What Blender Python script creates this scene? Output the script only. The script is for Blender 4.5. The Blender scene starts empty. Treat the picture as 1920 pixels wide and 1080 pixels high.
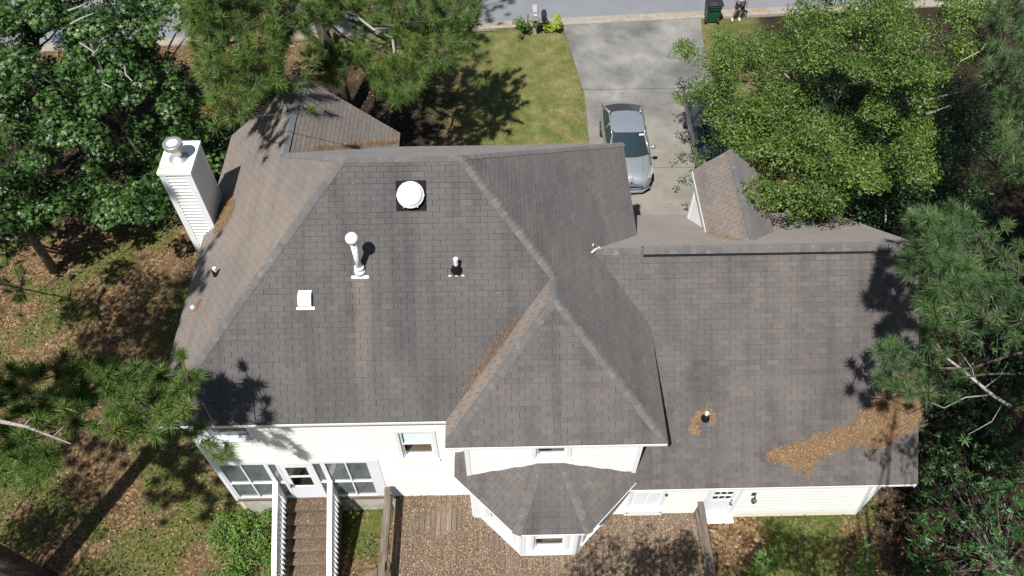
import bpy, math, random
import numpy as np
from mathutils import Vector, Matrix

random.seed(7)
rng = np.random.default_rng(11)
S = bpy.context.scene
COL = S.collection

# ------------------------------------------------------------------ camera, sky, sun, exposure
CAM = np.array([0.0, 0.0, 22.5])
_d, _yaw, _roll = math.radians(53.097), math.radians(1.0658), math.radians(0.1289)
FW = np.array([math.sin(_yaw) * math.cos(_d), math.cos(_yaw) * math.cos(_d), -math.sin(_d)])
RT = np.array([math.cos(_yaw), -math.sin(_yaw), 0.0])
UP = np.cross(RT, FW)
RT, UP = math.cos(_roll) * RT - math.sin(_roll) * UP, math.cos(_roll) * UP + math.sin(_roll) * RT
FPX = 1491.4                                        # focal length in pixels of the 1920 wide photograph
cam = bpy.data.cameras.new('camera')
cam_o = bpy.data.objects.new('camera', cam)
COL.objects.link(cam_o)
cam.sensor_width = 36.0
cam.lens = 36.0 * FPX / 1920.0
cam.clip_end = 2000.0
cam_o.matrix_world = Matrix(((RT[0], UP[0], -FW[0], CAM[0]), (RT[1], UP[1], -FW[1], CAM[1]),
                             (RT[2], UP[2], -FW[2], CAM[2]), (0, 0, 0, 1)))
S.camera = cam_o

SUN = np.array([-0.236, -0.417, 0.878])
SUN /= np.linalg.norm(SUN)
world = bpy.data.worlds.new('World')
S.world = world
world.use_nodes = True
wn = world.node_tree
wn.nodes.clear()
sky = wn.nodes.new('ShaderNodeTexSky')
sky.sky_type = 'NISHITA'
sky.sun_disc = False
sky.sun_elevation = math.asin(SUN[2])
sky.sun_rotation = math.atan2(SUN[0], SUN[1])
bgn = wn.nodes.new('ShaderNodeBackground')
bgn.inputs['Strength'].default_value = 0.052
won = wn.nodes.new('ShaderNodeOutputWorld')
wn.links.new(sky.outputs[0], bgn.inputs['Color'])
wn.links.new(bgn.outputs[0], won.inputs['Surface'])
sl = bpy.data.lights.new('sun', 'SUN')
sl.energy = 5.0
sl.angle = math.radians(0.53)
sl.color = (1.0, 0.97, 0.925)
slo = bpy.data.objects.new('sun', sl)
COL.objects.link(slo)
slo.rotation_euler = Vector(-SUN).to_track_quat('-Z', 'Y').to_euler()
slo.location = (-20, -30, 60)
S.view_settings.view_transform = 'Standard'
S.view_settings.look = 'None'
S.view_settings.exposure = 0.62
S.view_settings.gamma = 1.0
S.view_settings.use_curve_mapping = False
S.cycles.max_bounces = 6
S.cycles.transparent_max_bounces = 8

# ------------------------------------------------------------------ picture point -> point in the place
def ray(px, py):
    return FW + RT * ((px - 960) / FPX) + UP * ((540 - py) / FPX)
def at_z(px, py, z):
    r = ray(px, py)
    return CAM + r * ((z - CAM[2]) / r[2])
def on_plane(px, py, n, c):
    r = ray(px, py)
    n = np.array(n, float)
    return CAM + r * ((c - n @ CAM) / (n @ r))
def to_px(p):
    q = np.asarray(p, float) - CAM
    z = q @ FW
    return np.array([960 + FPX * (q @ RT) / z, 540 - FPX * (q @ UP) / z])

# ------------------------------------------------------------------ materials
def node(nt, t, **kw):
    n = nt.nodes.new(t)
    for k, v in kw.items():
        if hasattr(n, k) and k not in n.inputs:
            setattr(n, k, v)
        else:
            n.inputs[k].default_value = v
    return n
def pos_vec(nt, scale=(1, 1, 1)):
    g = nt.nodes.new('ShaderNodeNewGeometry')
    m = nt.nodes.new('ShaderNodeMapping')
    m.inputs['Scale'].default_value = scale
    nt.links.new(g.outputs['Position'], m.inputs['Vector'])
    return m.outputs[0]
def noise(nt, scale, detail=4, rough=0.6, vec=None):
    n = nt.nodes.new('ShaderNodeTexNoise')
    n.inputs['Scale'].default_value = scale
    n.inputs['Detail'].default_value = detail
    n.inputs['Roughness'].default_value = rough
    nt.links.new(vec if vec else pos_vec(nt), n.inputs['Vector'])
    return n.outputs[0]
def ramp(nt, fac, stops, const=False):
    r = nt.nodes.new('ShaderNodeValToRGB')
    e = r.color_ramp.elements
    while len(e) < len(stops):
        e.new(0.5)
    for el, (p, c) in zip(e, stops):
        el.position = p
        el.color = (*c, 1) if len(c) == 3 else c
    if const:
        r.color_ramp.interpolation = 'CONSTANT'
    nt.links.new(fac, r.inputs[0])
    return r.outputs[0]
def mix(nt, fac, a, b, mode='MIX'):
    m = nt.nodes.new('ShaderNodeMix')
    m.data_type = 'RGBA'
    m.blend_type = mode
    for i, v in ((0, fac), (6, a), (7, b)):
        if isinstance(v, (int, float)):
            m.inputs[i].default_value = v
        elif isinstance(v, tuple):
            m.inputs[i].default_value = (*v, 1) if len(v) == 3 else v
        else:
            nt.links.new(v, m.inputs[i])
    return m.outputs[2]
def maths(nt, op, a, b=None):
    m = nt.nodes.new('ShaderNodeMath')
    m.operation = op
    for i, v in ((0, a), (1, b)):
        if v is None:
            continue
        if isinstance(v, (int, float)):
            m.inputs[i].default_value = v
        else:
            nt.links.new(v, m.inputs[i])
    return m.outputs[0]
def attr(nt, name):
    a = nt.nodes.new('ShaderNodeAttribute')
    a.attribute_name = name
    return a.outputs['Fac']
def new_mat(name):
    m = bpy.data.materials.new(name)
    m.use_nodes = True
    nt = m.node_tree
    return m, nt, nt.nodes['Principled BSDF']
def bump(nt, p, h, strength=0.3, dist=0.02):
    b = nt.nodes.new('ShaderNodeBump')
    b.inputs['Strength'].default_value = strength
    b.inputs['Distance'].default_value = dist
    nt.links.new(h, b.inputs['Height'])
    nt.links.new(b.outputs[0], p.inputs['Normal'])
def simple(name, c, rough=0.6, var=0.25, scale=6.0, metal=0.0, bmp=0.0, spec=0.5, c2=None, stops=(0.35, 0.7)):
    m, nt, p = new_mat(name)
    c2 = c2 or tuple(min(1, v * (1 - var)) for v in c)
    n = noise(nt, scale)
    col = ramp(nt, n, [(stops[0], c2), (stops[1], c)])
    nt.links.new(col, p.inputs['Base Color'])
    p.inputs['Roughness'].default_value = rough
    p.inputs['Metallic'].default_value = metal
    p.inputs['Specular IOR Level'].default_value = spec
    if bmp:
        bump(nt, p, noise(nt, scale * 6), bmp)
    return m

def shingle_mat():
    m, nt, p = new_mat('asphalt_shingle')
    tone = attr(nt, 'tone')
    col = ramp(nt, tone, [(0.0, (.074, .0695, .069)), (0.25, (.0805, .0755, .0743)), (0.5, (.086, .080, .078)),
                          (0.72, (.0895, .083, .080)), (0.88, (.091, .0795, .0735)), (1.0, (.100, .0945, .092))])
    # less algae and painted-in grazing brightness: lighter brown slopes carry 'slope_tint' = 1
    slope_tint = attr(nt, 'slope_tint')
    col = mix(nt, slope_tint, col, mix(nt, 0.70, col, (.225, .180, .146)))
    streak = noise(nt, 1.0, 5, 0.6, pos_vec(nt, (2.4, .28, .28)))
    sfac = ramp(nt, streak, [(.34, (.77, .775, .79)), (.52, (1, 1, 1)), (.75, (1.12, 1.10, 1.08))])
    col = mix(nt, mix(nt, slope_tint, (1, 1, 1), (.35, .35, .35)), col, mix(nt, 1.0, col, sfac, 'MULTIPLY'))
    blot = ramp(nt, noise(nt, .55, 3), [(.3, (.86, .86, .88)), (.65, (1.08, 1.07, 1.05))])
    col = mix(nt, 1.0, col, blot, 'MULTIPLY')
    # bleached run below the flue
    px = nt.nodes.new('ShaderNodeNewGeometry')
    sx = nt.nodes.new('ShaderNodeSeparateXYZ')
    nt.links.new(px.outputs['Position'], sx.inputs[0])
    wob = maths(nt, 'MULTIPLY', noise(nt, 1.4, 2), .2)
    dx = maths(nt, 'ABSOLUTE', maths(nt, 'ADD', maths(nt, 'ADD', sx.outputs[0], wob), 3.06))
    runx = ramp(nt, dx, [(.10, (1, 1, 1)), (.24, (0, 0, 0))])
    runy = ramp(nt, maths(nt, 'MULTIPLY', maths(nt, 'SUBTRACT', sx.outputs[1], 8.2), .3),
                [(0.0, (.15, .15, .15)), (.70, (.75, .75, .75)), (.82, (.9, .9, .9)), (.83, (0, 0, 0))])
    run = mix(nt, 1.0, runx, runy, 'MULTIPLY')
    col = mix(nt, mix(nt, 1.0, run, (.7, .7, .7), 'MULTIPLY'), col, (.155, .128, .108))
    gran = ramp(nt, noise(nt, 95, 2, .7), [(.3, (.72, .72, .73)), (.7, (1.26, 1.26, 1.25))])
    col = mix(nt, 1.0, col, gran, 'MULTIPLY')
    spk = ramp(nt, noise(nt, 30, 1), [(.735, (0, 0, 0)), (.755, (1, 1, 1))])
    big = ramp(nt, noise(nt, .8, 2), [(.5, (0, 0, 0)), (.62, (1, 1, 1))])
    col = mix(nt, mix(nt, 1.0, spk, big, 'MULTIPLY'), col, (.24, .235, .23))
    nt.links.new(col, p.inputs['Base Color'])
    p.inputs['Roughness'].default_value = 0.93
    p.inputs['Sheen Weight'].default_value = 0.12
    p.inputs['Sheen Roughness'].default_value = 0.6
    p.inputs['Specular IOR Level'].default_value = 0.25
    bump(nt, p, noise(nt, 130, 2, .7), .5, .006)
    return m
def cap_mat():
    m, nt, p = new_mat('ridge_cap_shingle')
    tone = attr(nt, 'tone')
    oi = nt.nodes.new('ShaderNodeObjectInfo')
    f = maths(nt, 'FRACT', maths(nt, 'ADD', tone, oi.outputs['Random']))
    col = ramp(nt, f, [(0, (.080, .076, .073)), (.5, (.094, .088, .084)), (1, (.109, .101, .095))])
    g = ramp(nt, noise(nt, 60, 2), [(.3, (.75, .75, .75)), (.7, (1.25, 1.25, 1.25))])
    col = mix(nt, 1.0, col, g, 'MULTIPLY')
    w = ramp(nt, noise(nt, 6, 4), [(.56, (0, 0, 0)), (.72, (.5, .5, .5))])
    col = mix(nt, w, col, (.2, .2, .2))
    nt.links.new(col, p.inputs['Base Color'])
    p.inputs['Roughness'].default_value = .93
    p.inputs['Sheen Weight'].default_value = .12; p.inputs['Sheen Roughness'].default_value = .6
    bump(nt, p, noise(nt, 120, 2), .5, .006)
    return m
def leaf_mat(name, stops, rough=.45, trans=.25, spec=.4):
    m, nt, p = new_mat(name)
    col = ramp(nt, attr(nt, 'tone'), stops)
    nt.links.new(col, p.inputs['Base Color'])
    p.inputs['Roughness'].default_value = rough
    p.inputs['Specular IOR Level'].default_value = spec
    t = nt.nodes.new('ShaderNodeBsdfTranslucent')
    nt.links.new(mix(nt, 1.0, col, (1.35, 1.5, .5), 'MULTIPLY'), t.inputs['Color'])
    ms = nt.nodes.new('ShaderNodeMixShader')
    ms.inputs[0].default_value = trans
    nt.links.new(p.outputs[0], ms.inputs[1])
    nt.links.new(t.outputs[0], ms.inputs[2])
    nt.links.new(ms.outputs[0], nt.nodes['Material Output'].inputs['Surface'])
    return m
def tone_mat(name, stops, rough=.8, spec=.3):
    m, nt, p = new_mat(name)
    col = ramp(nt, attr(nt, 'tone'), stops)
    nt.links.new(col, p.inputs['Base Color'])
    p.inputs['Roughness'].default_value = rough
    p.inputs['Specular IOR Level'].default_value = spec
    return m
def glass_mat(name, tint=(.80, .85, .87), refl=.07):
    m, nt, p = new_mat(name)
    tr = nt.nodes.new('ShaderNodeBsdfTransparent')
    tr.inputs[0].default_value = (*tint, 1)
    gl = nt.nodes.new('ShaderNodeBsdfGlossy')
    gl.inputs['Roughness'].default_value = .03
    lw = nt.nodes.new('ShaderNodeLayerWeight')
    lw.inputs[0].default_value = .5
    fac = maths(nt, 'ADD', maths(nt, 'MULTIPLY', maths(nt, 'POWER', lw.outputs['Facing'], 4.0), .7), refl)
    ms = nt.nodes.new('ShaderNodeMixShader')
    nt.links.new(fac, ms.inputs[0])
    nt.links.new(tr.outputs[0], ms.inputs[1])
    nt.links.new(gl.outputs[0], ms.inputs[2])
    nt.links.new(ms.outputs[0], nt.nodes['Material Output'].inputs['Surface'])
    return m
def wood_mat(name, c1, c2, axis_scale=(30, 1.5, 8), rough=.85):
    m, nt, p = new_mat(name)
    oi = nt.nodes.new('ShaderNodeObjectInfo')
    n = noise(nt, 1.0, 6, .65, pos_vec(nt, axis_scale))
    col = ramp(nt, n, [(.3, c2), (.7, c1)])
    v = ramp(nt, oi.outputs['Random'], [(0, (.72, .72, .72)), (1, (1.22, 1.18, 1.12))])
    col = mix(nt, 1.0, col, v, 'MULTIPLY')
    nt.links.new(col, p.inputs['Base Color'])
    p.inputs['Roughness'].default_value = rough
    bump(nt, p, n, .5, .006)
    return m
def bark_mat(name, c1, c2, scale=(14, 14, 3)):
    m, nt, p = new_mat(name)
    n = noise(nt, 1.0, 6, .7, pos_vec(nt, scale))
    nt.links.new(ramp(nt, n, [(.35, c2), (.65, c1)]), p.inputs['Base Color'])
    p.inputs['Roughness'].default_value = .95
    bump(nt, p, n, .9, .04)
    return m

M = {}
M['shingle'] = shingle_mat()
M['cap'] = cap_mat()
M['underlay'] = simple('roof_underlay', (.026, .0245, .024), .95, .2)
M['siding'] = simple('cream_vinyl_siding', (.80, .805, .775), .5, .05, 1.5, c2=(.77, .775, .74))
def siding_stain(m):
    nt = m.node_tree; p = nt.nodes['Principled BSDF']; src = p.inputs['Base Color'].links[0].from_socket
    g = nt.nodes.new('ShaderNodeNewGeometry'); s_ = nt.nodes.new('ShaderNodeSeparateXYZ'); nt.links.new(g.outputs['Position'], s_.inputs[0])
    h = ramp(nt, maths(nt, 'ADD', maths(nt, 'SUBTRACT', s_.outputs[2], 1.15), maths(nt, 'MULTIPLY', noise(nt, 2.2, 4), .5)), [(.02, (.6, .6, .6)), (.40, (0, 0, 0))])
    dr = ramp(nt, noise(nt, 1.0, 5, .6, pos_vec(nt, (5, 5, .35))), [(.50, (0, 0, 0)), (.74, (.38, .38, .38))])
    c = mix(nt, h, src, (.62, .50, .33)); c = mix(nt, dr, c, (.62, .60, .52))
    nt.links.new(c, p.inputs['Base Color'])
siding_stain(M['siding'])
M['lap_edge'] = simple('lap_shadow_line', (.50, .50, .46), .7, .3, 5)  # shadow line under each siding lap, put into the colour
M['siding_white'] = simple('white_vinyl_siding', (.80, .80, .77), .5, .04, 1.5)
M['trim'] = simple('white_trim_paint', (.76, .78, .80), .45, .06, 3)
M['old_trim'] = simple('peeling_white_paint', (.80, .80, .79), .6, .5, 22, c2=(.38, .34, .30), stops=(.30, .40))
M['chimney_siding'] = simple('chimney_white_siding', (.80, .815, .80), .45, .08, 2)
M['glass'] = glass_mat('window_glass')
M['milky_glass'] = glass_mat('sunroom_glass', (.60, .65, .68), .10)
_nt = M['milky_glass'].node_tree                                  # blotchy grey-blue diffuse mixed into the glass
_d = _nt.nodes.new('ShaderNodeBsdfDiffuse')
_nt.links.new(ramp(_nt, noise(_nt, 3.0, 4), [(.3, (.20, .23, .25)), (.7, (.34, .38, .41))]), _d.inputs[0])
_ms = _nt.nodes.new('ShaderNodeMixShader'); _ms.inputs[0].default_value = .38
_out = _nt.nodes['Material Output']
_nt.links.new(_out.inputs['Surface'].links[0].from_socket, _ms.inputs[1]); _nt.links.new(_d.outputs[0], _ms.inputs[2]); _nt.links.new(_ms.outputs[0], _out.inputs['Surface'])
M['pane_dark'] = glass_mat('door_glass', (.45, .47, .48), .1)
M['black'] = simple('black_rubber', (.010, .010, .011), .8, .3, 20, spec=.15)
M['galv'] = simple('galvanised_metal', (.62, .64, .66), .36, .18, 9, metal=.75)
M['white_metal'] = simple('white_enamel_metal', (.76, .77, .77), .35, .12, 12)
M['flaking'] = simple('flaking_white_metal', (.72, .77, .80), .55, .4, 20, c2=(.22, .25, .28), stops=(.36, .44))
M['foundation'] = simple('pale_foundation', (.50, .49, .44), .85, .35, 3, c2=(.33, .31, .27), bmp=.2)
M['dark_in'] = simple('dim_interior', (.10, .095, .085), .9, .3, 2)
M['wood_floor'] = wood_mat('interior_wood_floor', (.15, .11, .07), (.09, .065, .04), (3, 12, 3))
M['interior_wall'] = simple('interior_wall_paint', (.45, .42, .36), .9, .1, 2)
M['blind'] = simple('window_blind', (.86, .90, .88), .7, .1, 3)
M['deck'] = wood_mat('weathered_deck_board', (.205, .155, .118), (.085, .062, .047), (28, 1.3, 6))
M['rail_wood'] = wood_mat('weathered_rail_timber', (.20, .165, .135), (.06, .047, .038), (30, 2.0, 30))
M['step'] = wood_mat('old_stair_board', (.16, .12, .095), (.07, .055, .045), (2, 26, 8))
M['rail_white'] = simple('chipped_white_railing', (.80, .81, .82), .5, .5, 16, c2=(.28, .26, .24), stops=(.27, .36))
M['door'] = simple('white_door_paint', (.78, .80, .84), .4, .05, 2)
M['brass'] = simple('dull_dark_metal', (.12, .115, .11), .4, .3, 20, metal=.7)
M['bark_pine'] = bark_mat('pine_bark', (.115, .082, .066), (.022, .016, .014))
M['bark_gum'] = bark_mat('grey_bark', (.20, .18, .155), (.06, .052, .045), (10, 10, 5))
M['dead_wood'] = bark_mat('bleached_dead_wood', (.42, .39, .36), (.18, .165, .15), (20, 20, 8))
M['needle'] = leaf_mat('pine_needle', [(0, (.034, .068, .016)), (.4, (.090, .155, .036)), (.8, (.155, .225, .060)), (.93, (.20, .24, .075)), (1, (.28, .17, .07))], .45, .35)
M['needle_blue'] = leaf_mat('bluish_pine_needle', [(0, (.030, .064, .028)), (.5, (.082, .145, .058)), (.9, (.145, .215, .085)), (1, (.20, .20, .07))], .45, .35)
M['gum_leaf'] = leaf_mat('sweetgum_leaf', [(0, (.010, .028, .007)), (.45, (.030, .074, .016)), (.8, (.070, .138, .030)), (1, (.135, .21, .06))], .42, .2, .38)
M['oak_leaf'] = leaf_mat('light_green_leaf', [(0, (.018, .040, .008)), (.45, (.056, .104, .016)), (.85, (.115, .180, .028)), (1, (.20, .26, .07))], .45, .28, .4)
M['laurel_leaf'] = leaf_mat('laurel_leaf', [(0, (.016, .044, .012)), (.5, (.034, .088, .022)), (1, (.070, .150, .038))], .42, .2, .35)
M['bush_leaf'] = leaf_mat('bush_leaf', [(0, (.020, .052, .008)), (.5, (.058, .125, .016)), (1, (.13, .22, .035))], .5, .25)
M['lime_leaf'] = leaf_mat('lime_leaf', [(0, (.12, .19, .01)), (.5, (.24, .33, .02)), (1, (.36, .44, .05))], .5, .25)
M['straw'] = tone_mat('fallen_pine_needles', [(0, (.10, .053, .024)), (.4, (.215, .122, .051)), (.8, (.33, .205, .095)), (1, (.52, .42, .30))], .8)
M['dead_leaf'] = tone_mat('dead_leaf', [(0, (.045, .030, .018)), (.35, (.115, .076, .045)), (.7, (.215, .150, .095)), (.93, (.31, .235, .16)), (1, (.41, .345, .265))], .8)
M['yard_leaf'] = tone_mat('yard_leaf', [(0, (.050, .028, .014)), (.35, (.135, .078, .038)), (.7, (.245, .155, .080)), (.93, (.35, .25, .15)), (1, (.45, .36, .26))], .8)
M['grass'] = leaf_mat('grass_blade', [(0, (.038, .072, .012)), (.35, (.090, .125, .026)), (.6, (.150, .150, .050)), (1, (.25, .20, .11))], .6, .2)
M['weed'] = leaf_mat('weed_leaf', [(0, (.024, .055, .008)), (.5, (.060, .112, .014)), (.85, (.105, .165, .024)), (1, (.17, .165, .05))], .5, .25)
M['soffit'] = M['trim']

# ------------------------------------------------------------------ object helpers
ORIGIN = {}
def tag(o, label=None, cat=None, group=None, kind=None):
    if label: o['label'] = label
    if cat: o['category'] = cat
    if group: o['group'] = group
    if kind: o['kind'] = kind
    return o
def thing(name, loc, label, cat, group=None, kind=None):
    o = bpy.data.objects.new(name, None)
    o.empty_display_size = .3
    COL.objects.link(o)
    o.location = tuple(loc)
    ORIGIN[o.name] = np.array(loc, float)
    return tag(o, label, cat, group, kind)
def link(name, me, parent=None, loc=None):
    o = bpy.data.objects.new(name, me)
    COL.objects.link(o)
    if parent is not None:
        o.parent = parent
        ORIGIN[o.name] = ORIGIN[parent.name]
    else:
        ORIGIN[o.name] = np.zeros(3)
    if loc is not None:
        o.location = tuple(np.array(loc) - ORIGIN[o.name])
    return o
class MB:
    """collects polygons in world coordinates, links them as one mesh object"""
    def __init__(s):
        s.v, s.f, s.t, s.mi, s.w = [], [], [], [], []
        s.cur = 0
    def poly(s, pts, tone=.5, slope_tint=0.0):
        b = len(s.v)
        s.v.extend([tuple(map(float, p)) for p in pts])
        s.f.append(tuple(range(b, b + len(pts))))
        s.t.append(tone); s.mi.append(s.cur); s.w.append(slope_tint)
    def hull(s, bot, top, tone=.5, slope_tint=0.0, cap_bottom=True):
        n = len(bot); b = len(s.v)
        s.v.extend([tuple(map(float, p)) for p in bot]); s.v.extend([tuple(map(float, p)) for p in top])
        fs = [tuple(range(b + n, b + 2 * n))]
        if cap_bottom: fs.append(tuple(range(b + n - 1, b - 1, -1)))
        for i in range(n):
            j = (i + 1) % n
            fs.append((b + i, b + j, b + n + j, b + n + i))
        for f in fs:
            s.f.append(f); s.t.append(tone); s.mi.append(s.cur); s.w.append(slope_tint)
    def box(s, x0, x1, y0, y1, z0, z1, tone=.5):
        s.hull([(x0, y0, z0), (x1, y0, z0), (x1, y1, z0), (x0, y1, z0)], [(x0, y0, z1), (x1, y0, z1), (x1, y1, z1), (x0, y1, z1)], tone)
    def obox(s, P, u, n, u0, u1, n0, n1, z0, z1, tone=.5):
        P, u, n = np.array(P, float), np.array(u, float), np.array(n, float)
        q = [P + u * a + n * b for a, b in ((u0, n0), (u1, n0), (u1, n1), (u0, n1))]
        if np.cross(u, n)[2] < 0: q = q[::-1]
        k = np.array([0, 0, 1.0])
        s.hull([p + k * z0 for p in q], [p + k * z1 for p in q], tone)
    def tube(s, pts, rad, n=6, tone=.5, caps=True):
        pts = [np.array(p, float) for p in pts]
        if not hasattr(rad, '__len__'): rad = [rad] * len(pts)
        rings = []
        prev = None
        for i, p in enumerate(pts):
            d = pts[min(i + 1, len(pts) - 1)] - pts[max(i - 1, 0)]
            d = d / (np.linalg.norm(d) + 1e-9)
            a = np.cross(d, [0, 0, 1.0] if abs(d[2]) < .9 else [1.0, 0, 0]) if prev is None else prev - d * (prev @ d)
            a /= np.linalg.norm(a) + 1e-9
            prev = a
            c = np.cross(d, a)
            rings.append([p + rad[i] * (a * math.cos(t) + c * math.sin(t)) for t in [2 * math.pi * k / n for k in range(n)]])
        b = len(s.v)
        for r in rings: s.v.extend([tuple(q) for q in r])
        for i in range(len(pts) - 1):
            for k in range(n):
                k2 = (k + 1) % n
                s.f.append((b + i * n + k, b + i * n + k2, b + (i + 1) * n + k2, b + (i + 1) * n + k))
                s.t.append(tone); s.mi.append(s.cur); s.w.append(0)
        if caps:
            for f in (tuple(range(b + n - 1, b - 1, -1)), tuple(range(b + (len(pts) - 1) * n, b + len(pts) * n))):
                s.f.append(f); s.t.append(tone); s.mi.append(s.cur); s.w.append(0)
    def lathe(s, base, axis, prof, n=20, tone=.5):
        """prof: list of (radius, height along axis)"""
        base, axis = np.array(base, float), np.array(axis, float)
        axis /= np.linalg.norm(axis)
        a = np.cross(axis, [1.0, 0, 0] if abs(axis[0]) < .8 else [0, 1.0, 0]); a /= np.linalg.norm(a)
        c = np.cross(axis, a)
        b = len(s.v)
        for r, h in prof:
            for k in range(n):
                t = 2 * math.pi * k / n
                s.v.append(tuple(base + axis * h + r * (a * math.cos(t) + c * math.sin(t))))
        for i in range(len(prof) - 1):
            for k in range(n):
                k2 = (k + 1) % n
                s.f.append((b + i * n + k, b + i * n + k2, b + (i + 1) * n + k2, b + (i + 1) * n + k))
                s.t.append(tone); s.mi.append(s.cur); s.w.append(0)
        L = len(prof) - 1
        if prof[0][0] > 1e-4:
            s.f.append(tuple(range(b + n - 1, b - 1, -1))); s.t.append(tone); s.mi.append(s.cur); s.w.append(0)
        if prof[L][0] > 1e-4:
            s.f.append(tuple(range(b + L * n, b + L * n + n))); s.t.append(tone); s.mi.append(s.cur); s.w.append(0)
    def grid(s, P, nu, nv, tone=.5):
        """P[i][j] points"""
        b = len(s.v)
        for i in range(nu):
            for j in range(nv): s.v.append(tuple(map(float, P[i][j])))
        for i in range(nu - 1):
            for j in range(nv - 1):
                s.f.append((b + i * nv + j, b + (i + 1) * nv + j, b + (i + 1) * nv + j + 1, b + i * nv + j + 1))
                s.t.append(tone); s.mi.append(s.cur); s.w.append(0)
    def mesh(s, name, mats, origin):
        me = bpy.data.meshes.new(name)
        v = np.array(s.v, float) - origin
        me.from_pydata(v.tolist(), [], s.f)
        if not isinstance(mats, (list, tuple)): mats = [mats]
        for m in mats: me.materials.append(m)
        if len(mats) > 1: me.polygons.foreach_set('material_index', np.array(s.mi, np.int32))
        a = me.attributes.new('tone', 'FLOAT', 'FACE'); a.data.foreach_set('value', np.array(s.t, np.float32))
        if any(s.w):
            a = me.attributes.new('slope_tint', 'FLOAT', 'FACE'); a.data.foreach_set('value', np.array(s.w, np.float32))
        return me
    def build(s, name, mats, parent=None, smooth=False, kind=None):
        org = ORIGIN[parent.name] if parent is not None else np.zeros(3)
        me = s.mesh(name, mats, org)
        if smooth: me.shade_smooth()
        o = link(name, me, parent)
        if kind: o['kind'] = kind
        return o
def tri_mesh(name, verts, tris, tone, mat, parent=None, kind=None):
    """big meshes from arrays: verts (N,3), tris (M,3), tone per triangle (M)"""
    org = ORIGIN[parent.name] if parent is not None else np.zeros(3)
    me = bpy.data.meshes.new(name)
    verts = np.asarray(verts, np.float32) - org.astype(np.float32)
    tris = np.asarray(tris, np.int32)
    me.vertices.add(len(verts)); me.vertices.foreach_set('co', verts.ravel())
    me.loops.add(tris.size); me.loops.foreach_set('vertex_index', tris.ravel())
    me.polygons.add(len(tris)); me.polygons.foreach_set('loop_start', np.arange(0, tris.size, 3, dtype=np.int32))
    me.update(calc_edges=True)
    me.materials.append(mat)
    a = me.attributes.new('tone', 'FLOAT', 'FACE'); a.data.foreach_set('value', np.asarray(tone, np.float32))
    o = link(name, me, parent)
    if kind: o['kind'] = kind
    return o
def smooth01(a, b, x):
    t = np.clip((np.asarray(x, float) - a) / (b - a), 0, 1)
    return t * t * (3 - 2 * t)
_ph = [(rng.uniform(0, 6.28), rng.uniform(0, 6.28), rng.uniform(.7, 1.3)) for _ in range(24)]
def wob(x, y, s=1.0, k=0):
    """cheap smooth value noise about -1..1"""
    x = np.asarray(x, float) / s; y = np.asarray(y, float) / s
    r = 0
    for i in range(6):
        a, b, c = _ph[(i + k * 5) % 24]
        th = 1.1 * i + k
        r = r + np.sin((x * math.cos(th) + y * math.sin(th)) * (1.0 + .55 * i) * c * 2.2 + a + 1.3 * np.sin(y * c + b)) / (1 + .45 * i)
    return r / 2.6

# ------------------------------------------------------------------ terrain, street, driveway
def street_y(x): return 30.98 + .062 * np.asarray(x, float)
def drive_left(y): return np.interp(y, [16, 20, 23.6, 26.5, 28.5, 30.0, 31.2], [3.3, 3.42, 3.46, 3.5, 3.25, 3.02, 2.86])
def in_drive(x, y): return (y > 16.2) & (y < street_y(x) + .1) & (x > drive_left(y)) & (x < 9.05)
def ground_z(x, y):
    x = np.asarray(x, float); y = np.asarray(y, float)
    a, b = smooth01(9, 16, y), smooth01(-7.5, 4, x)
    z = .8 * (1 - (1 - a) * (1 - b))
    z = z + .035 * wob(x, y, 2.2, 1) * (1 - in_drive(x, y))
    z = np.where(in_drive(x, y), .72, z)
    z = np.where(y > street_y(x) - .05, np.where(y > street_y(x) + .02, .55, .80), z)
    return z
gx = np.concatenate([[-600, -250, -120, -70], np.linspace(-44, 44, 353), [70, 120, 250, 600]])
gy = np.concatenate([[-600, -250, -120, -60], np.linspace(-24, 31.5, 223), np.linspace(32, 60, 20), [90, 140, 260, 600]])
GX, GY = np.meshgrid(gx, gy, indexing='ij')
GZ = ground_z(GX, GY)
nx_, ny_ = GX.shape
idx = np.arange(nx_ * ny_).reshape(nx_, ny_)
q = np.stack([idx[:-1, :-1], idx[1:, :-1], idx[1:, 1:], idx[:-1, 1:]], -1).reshape(-1, 4)
tr = np.concatenate([q[:, [0, 1, 2]], q[:, [0, 2, 3]]])
gv = np.stack([GX, GY, GZ], -1).reshape(-1, 3)

def lawn_w(x, y):
    """0..1 how much of the surface is mown lawn"""
    n = wob(x, y, 1.3, 2) * .5
    front = smooth01(-3.4, .3, x + .12 * (y - 26) + n * 1.6) * smooth01(19.5, 21, y) * (np.asarray(x) < 5)
    verge = smooth01(28.0, 29.2, y + n) * smooth01(-9.5, -7.0, x) * (np.asarray(x) < 5)
    right = smooth01(9.0, 9.3, x) * smooth01(21, 24, y + n) * (.8 - .8 * smooth01(11.3, 12.8, x + n * 1.5))
    return np.clip(np.maximum(np.maximum(front, verge), right), 0, 1) * (y < street_y(x))
def green_w(x, y):
    """weedy green ground cover in the rear and side yards"""
    n = wob(x, y, 1.15, 3)
    left = smooth01(-.02, .45, n + .12 + .25 * smooth01(12, 7, y)) * (np.asarray(x) < -3)
    rear = smooth01(-.3, .35, n + .1) * (np.asarray(x) > -4) * (np.asarray(y) < 9) * (np.asarray(x) < 10.4)
    nearstair = smooth01(-.5, .2, n) * smooth01(-9.3, -7.5, x) * smooth01(9.2, 8.6, y) * (np.asarray(x) < -3)
    return np.clip(np.maximum(np.maximum(left * .8, rear), nearstair), 0, 1) * (np.asarray(y) < 20)
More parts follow.
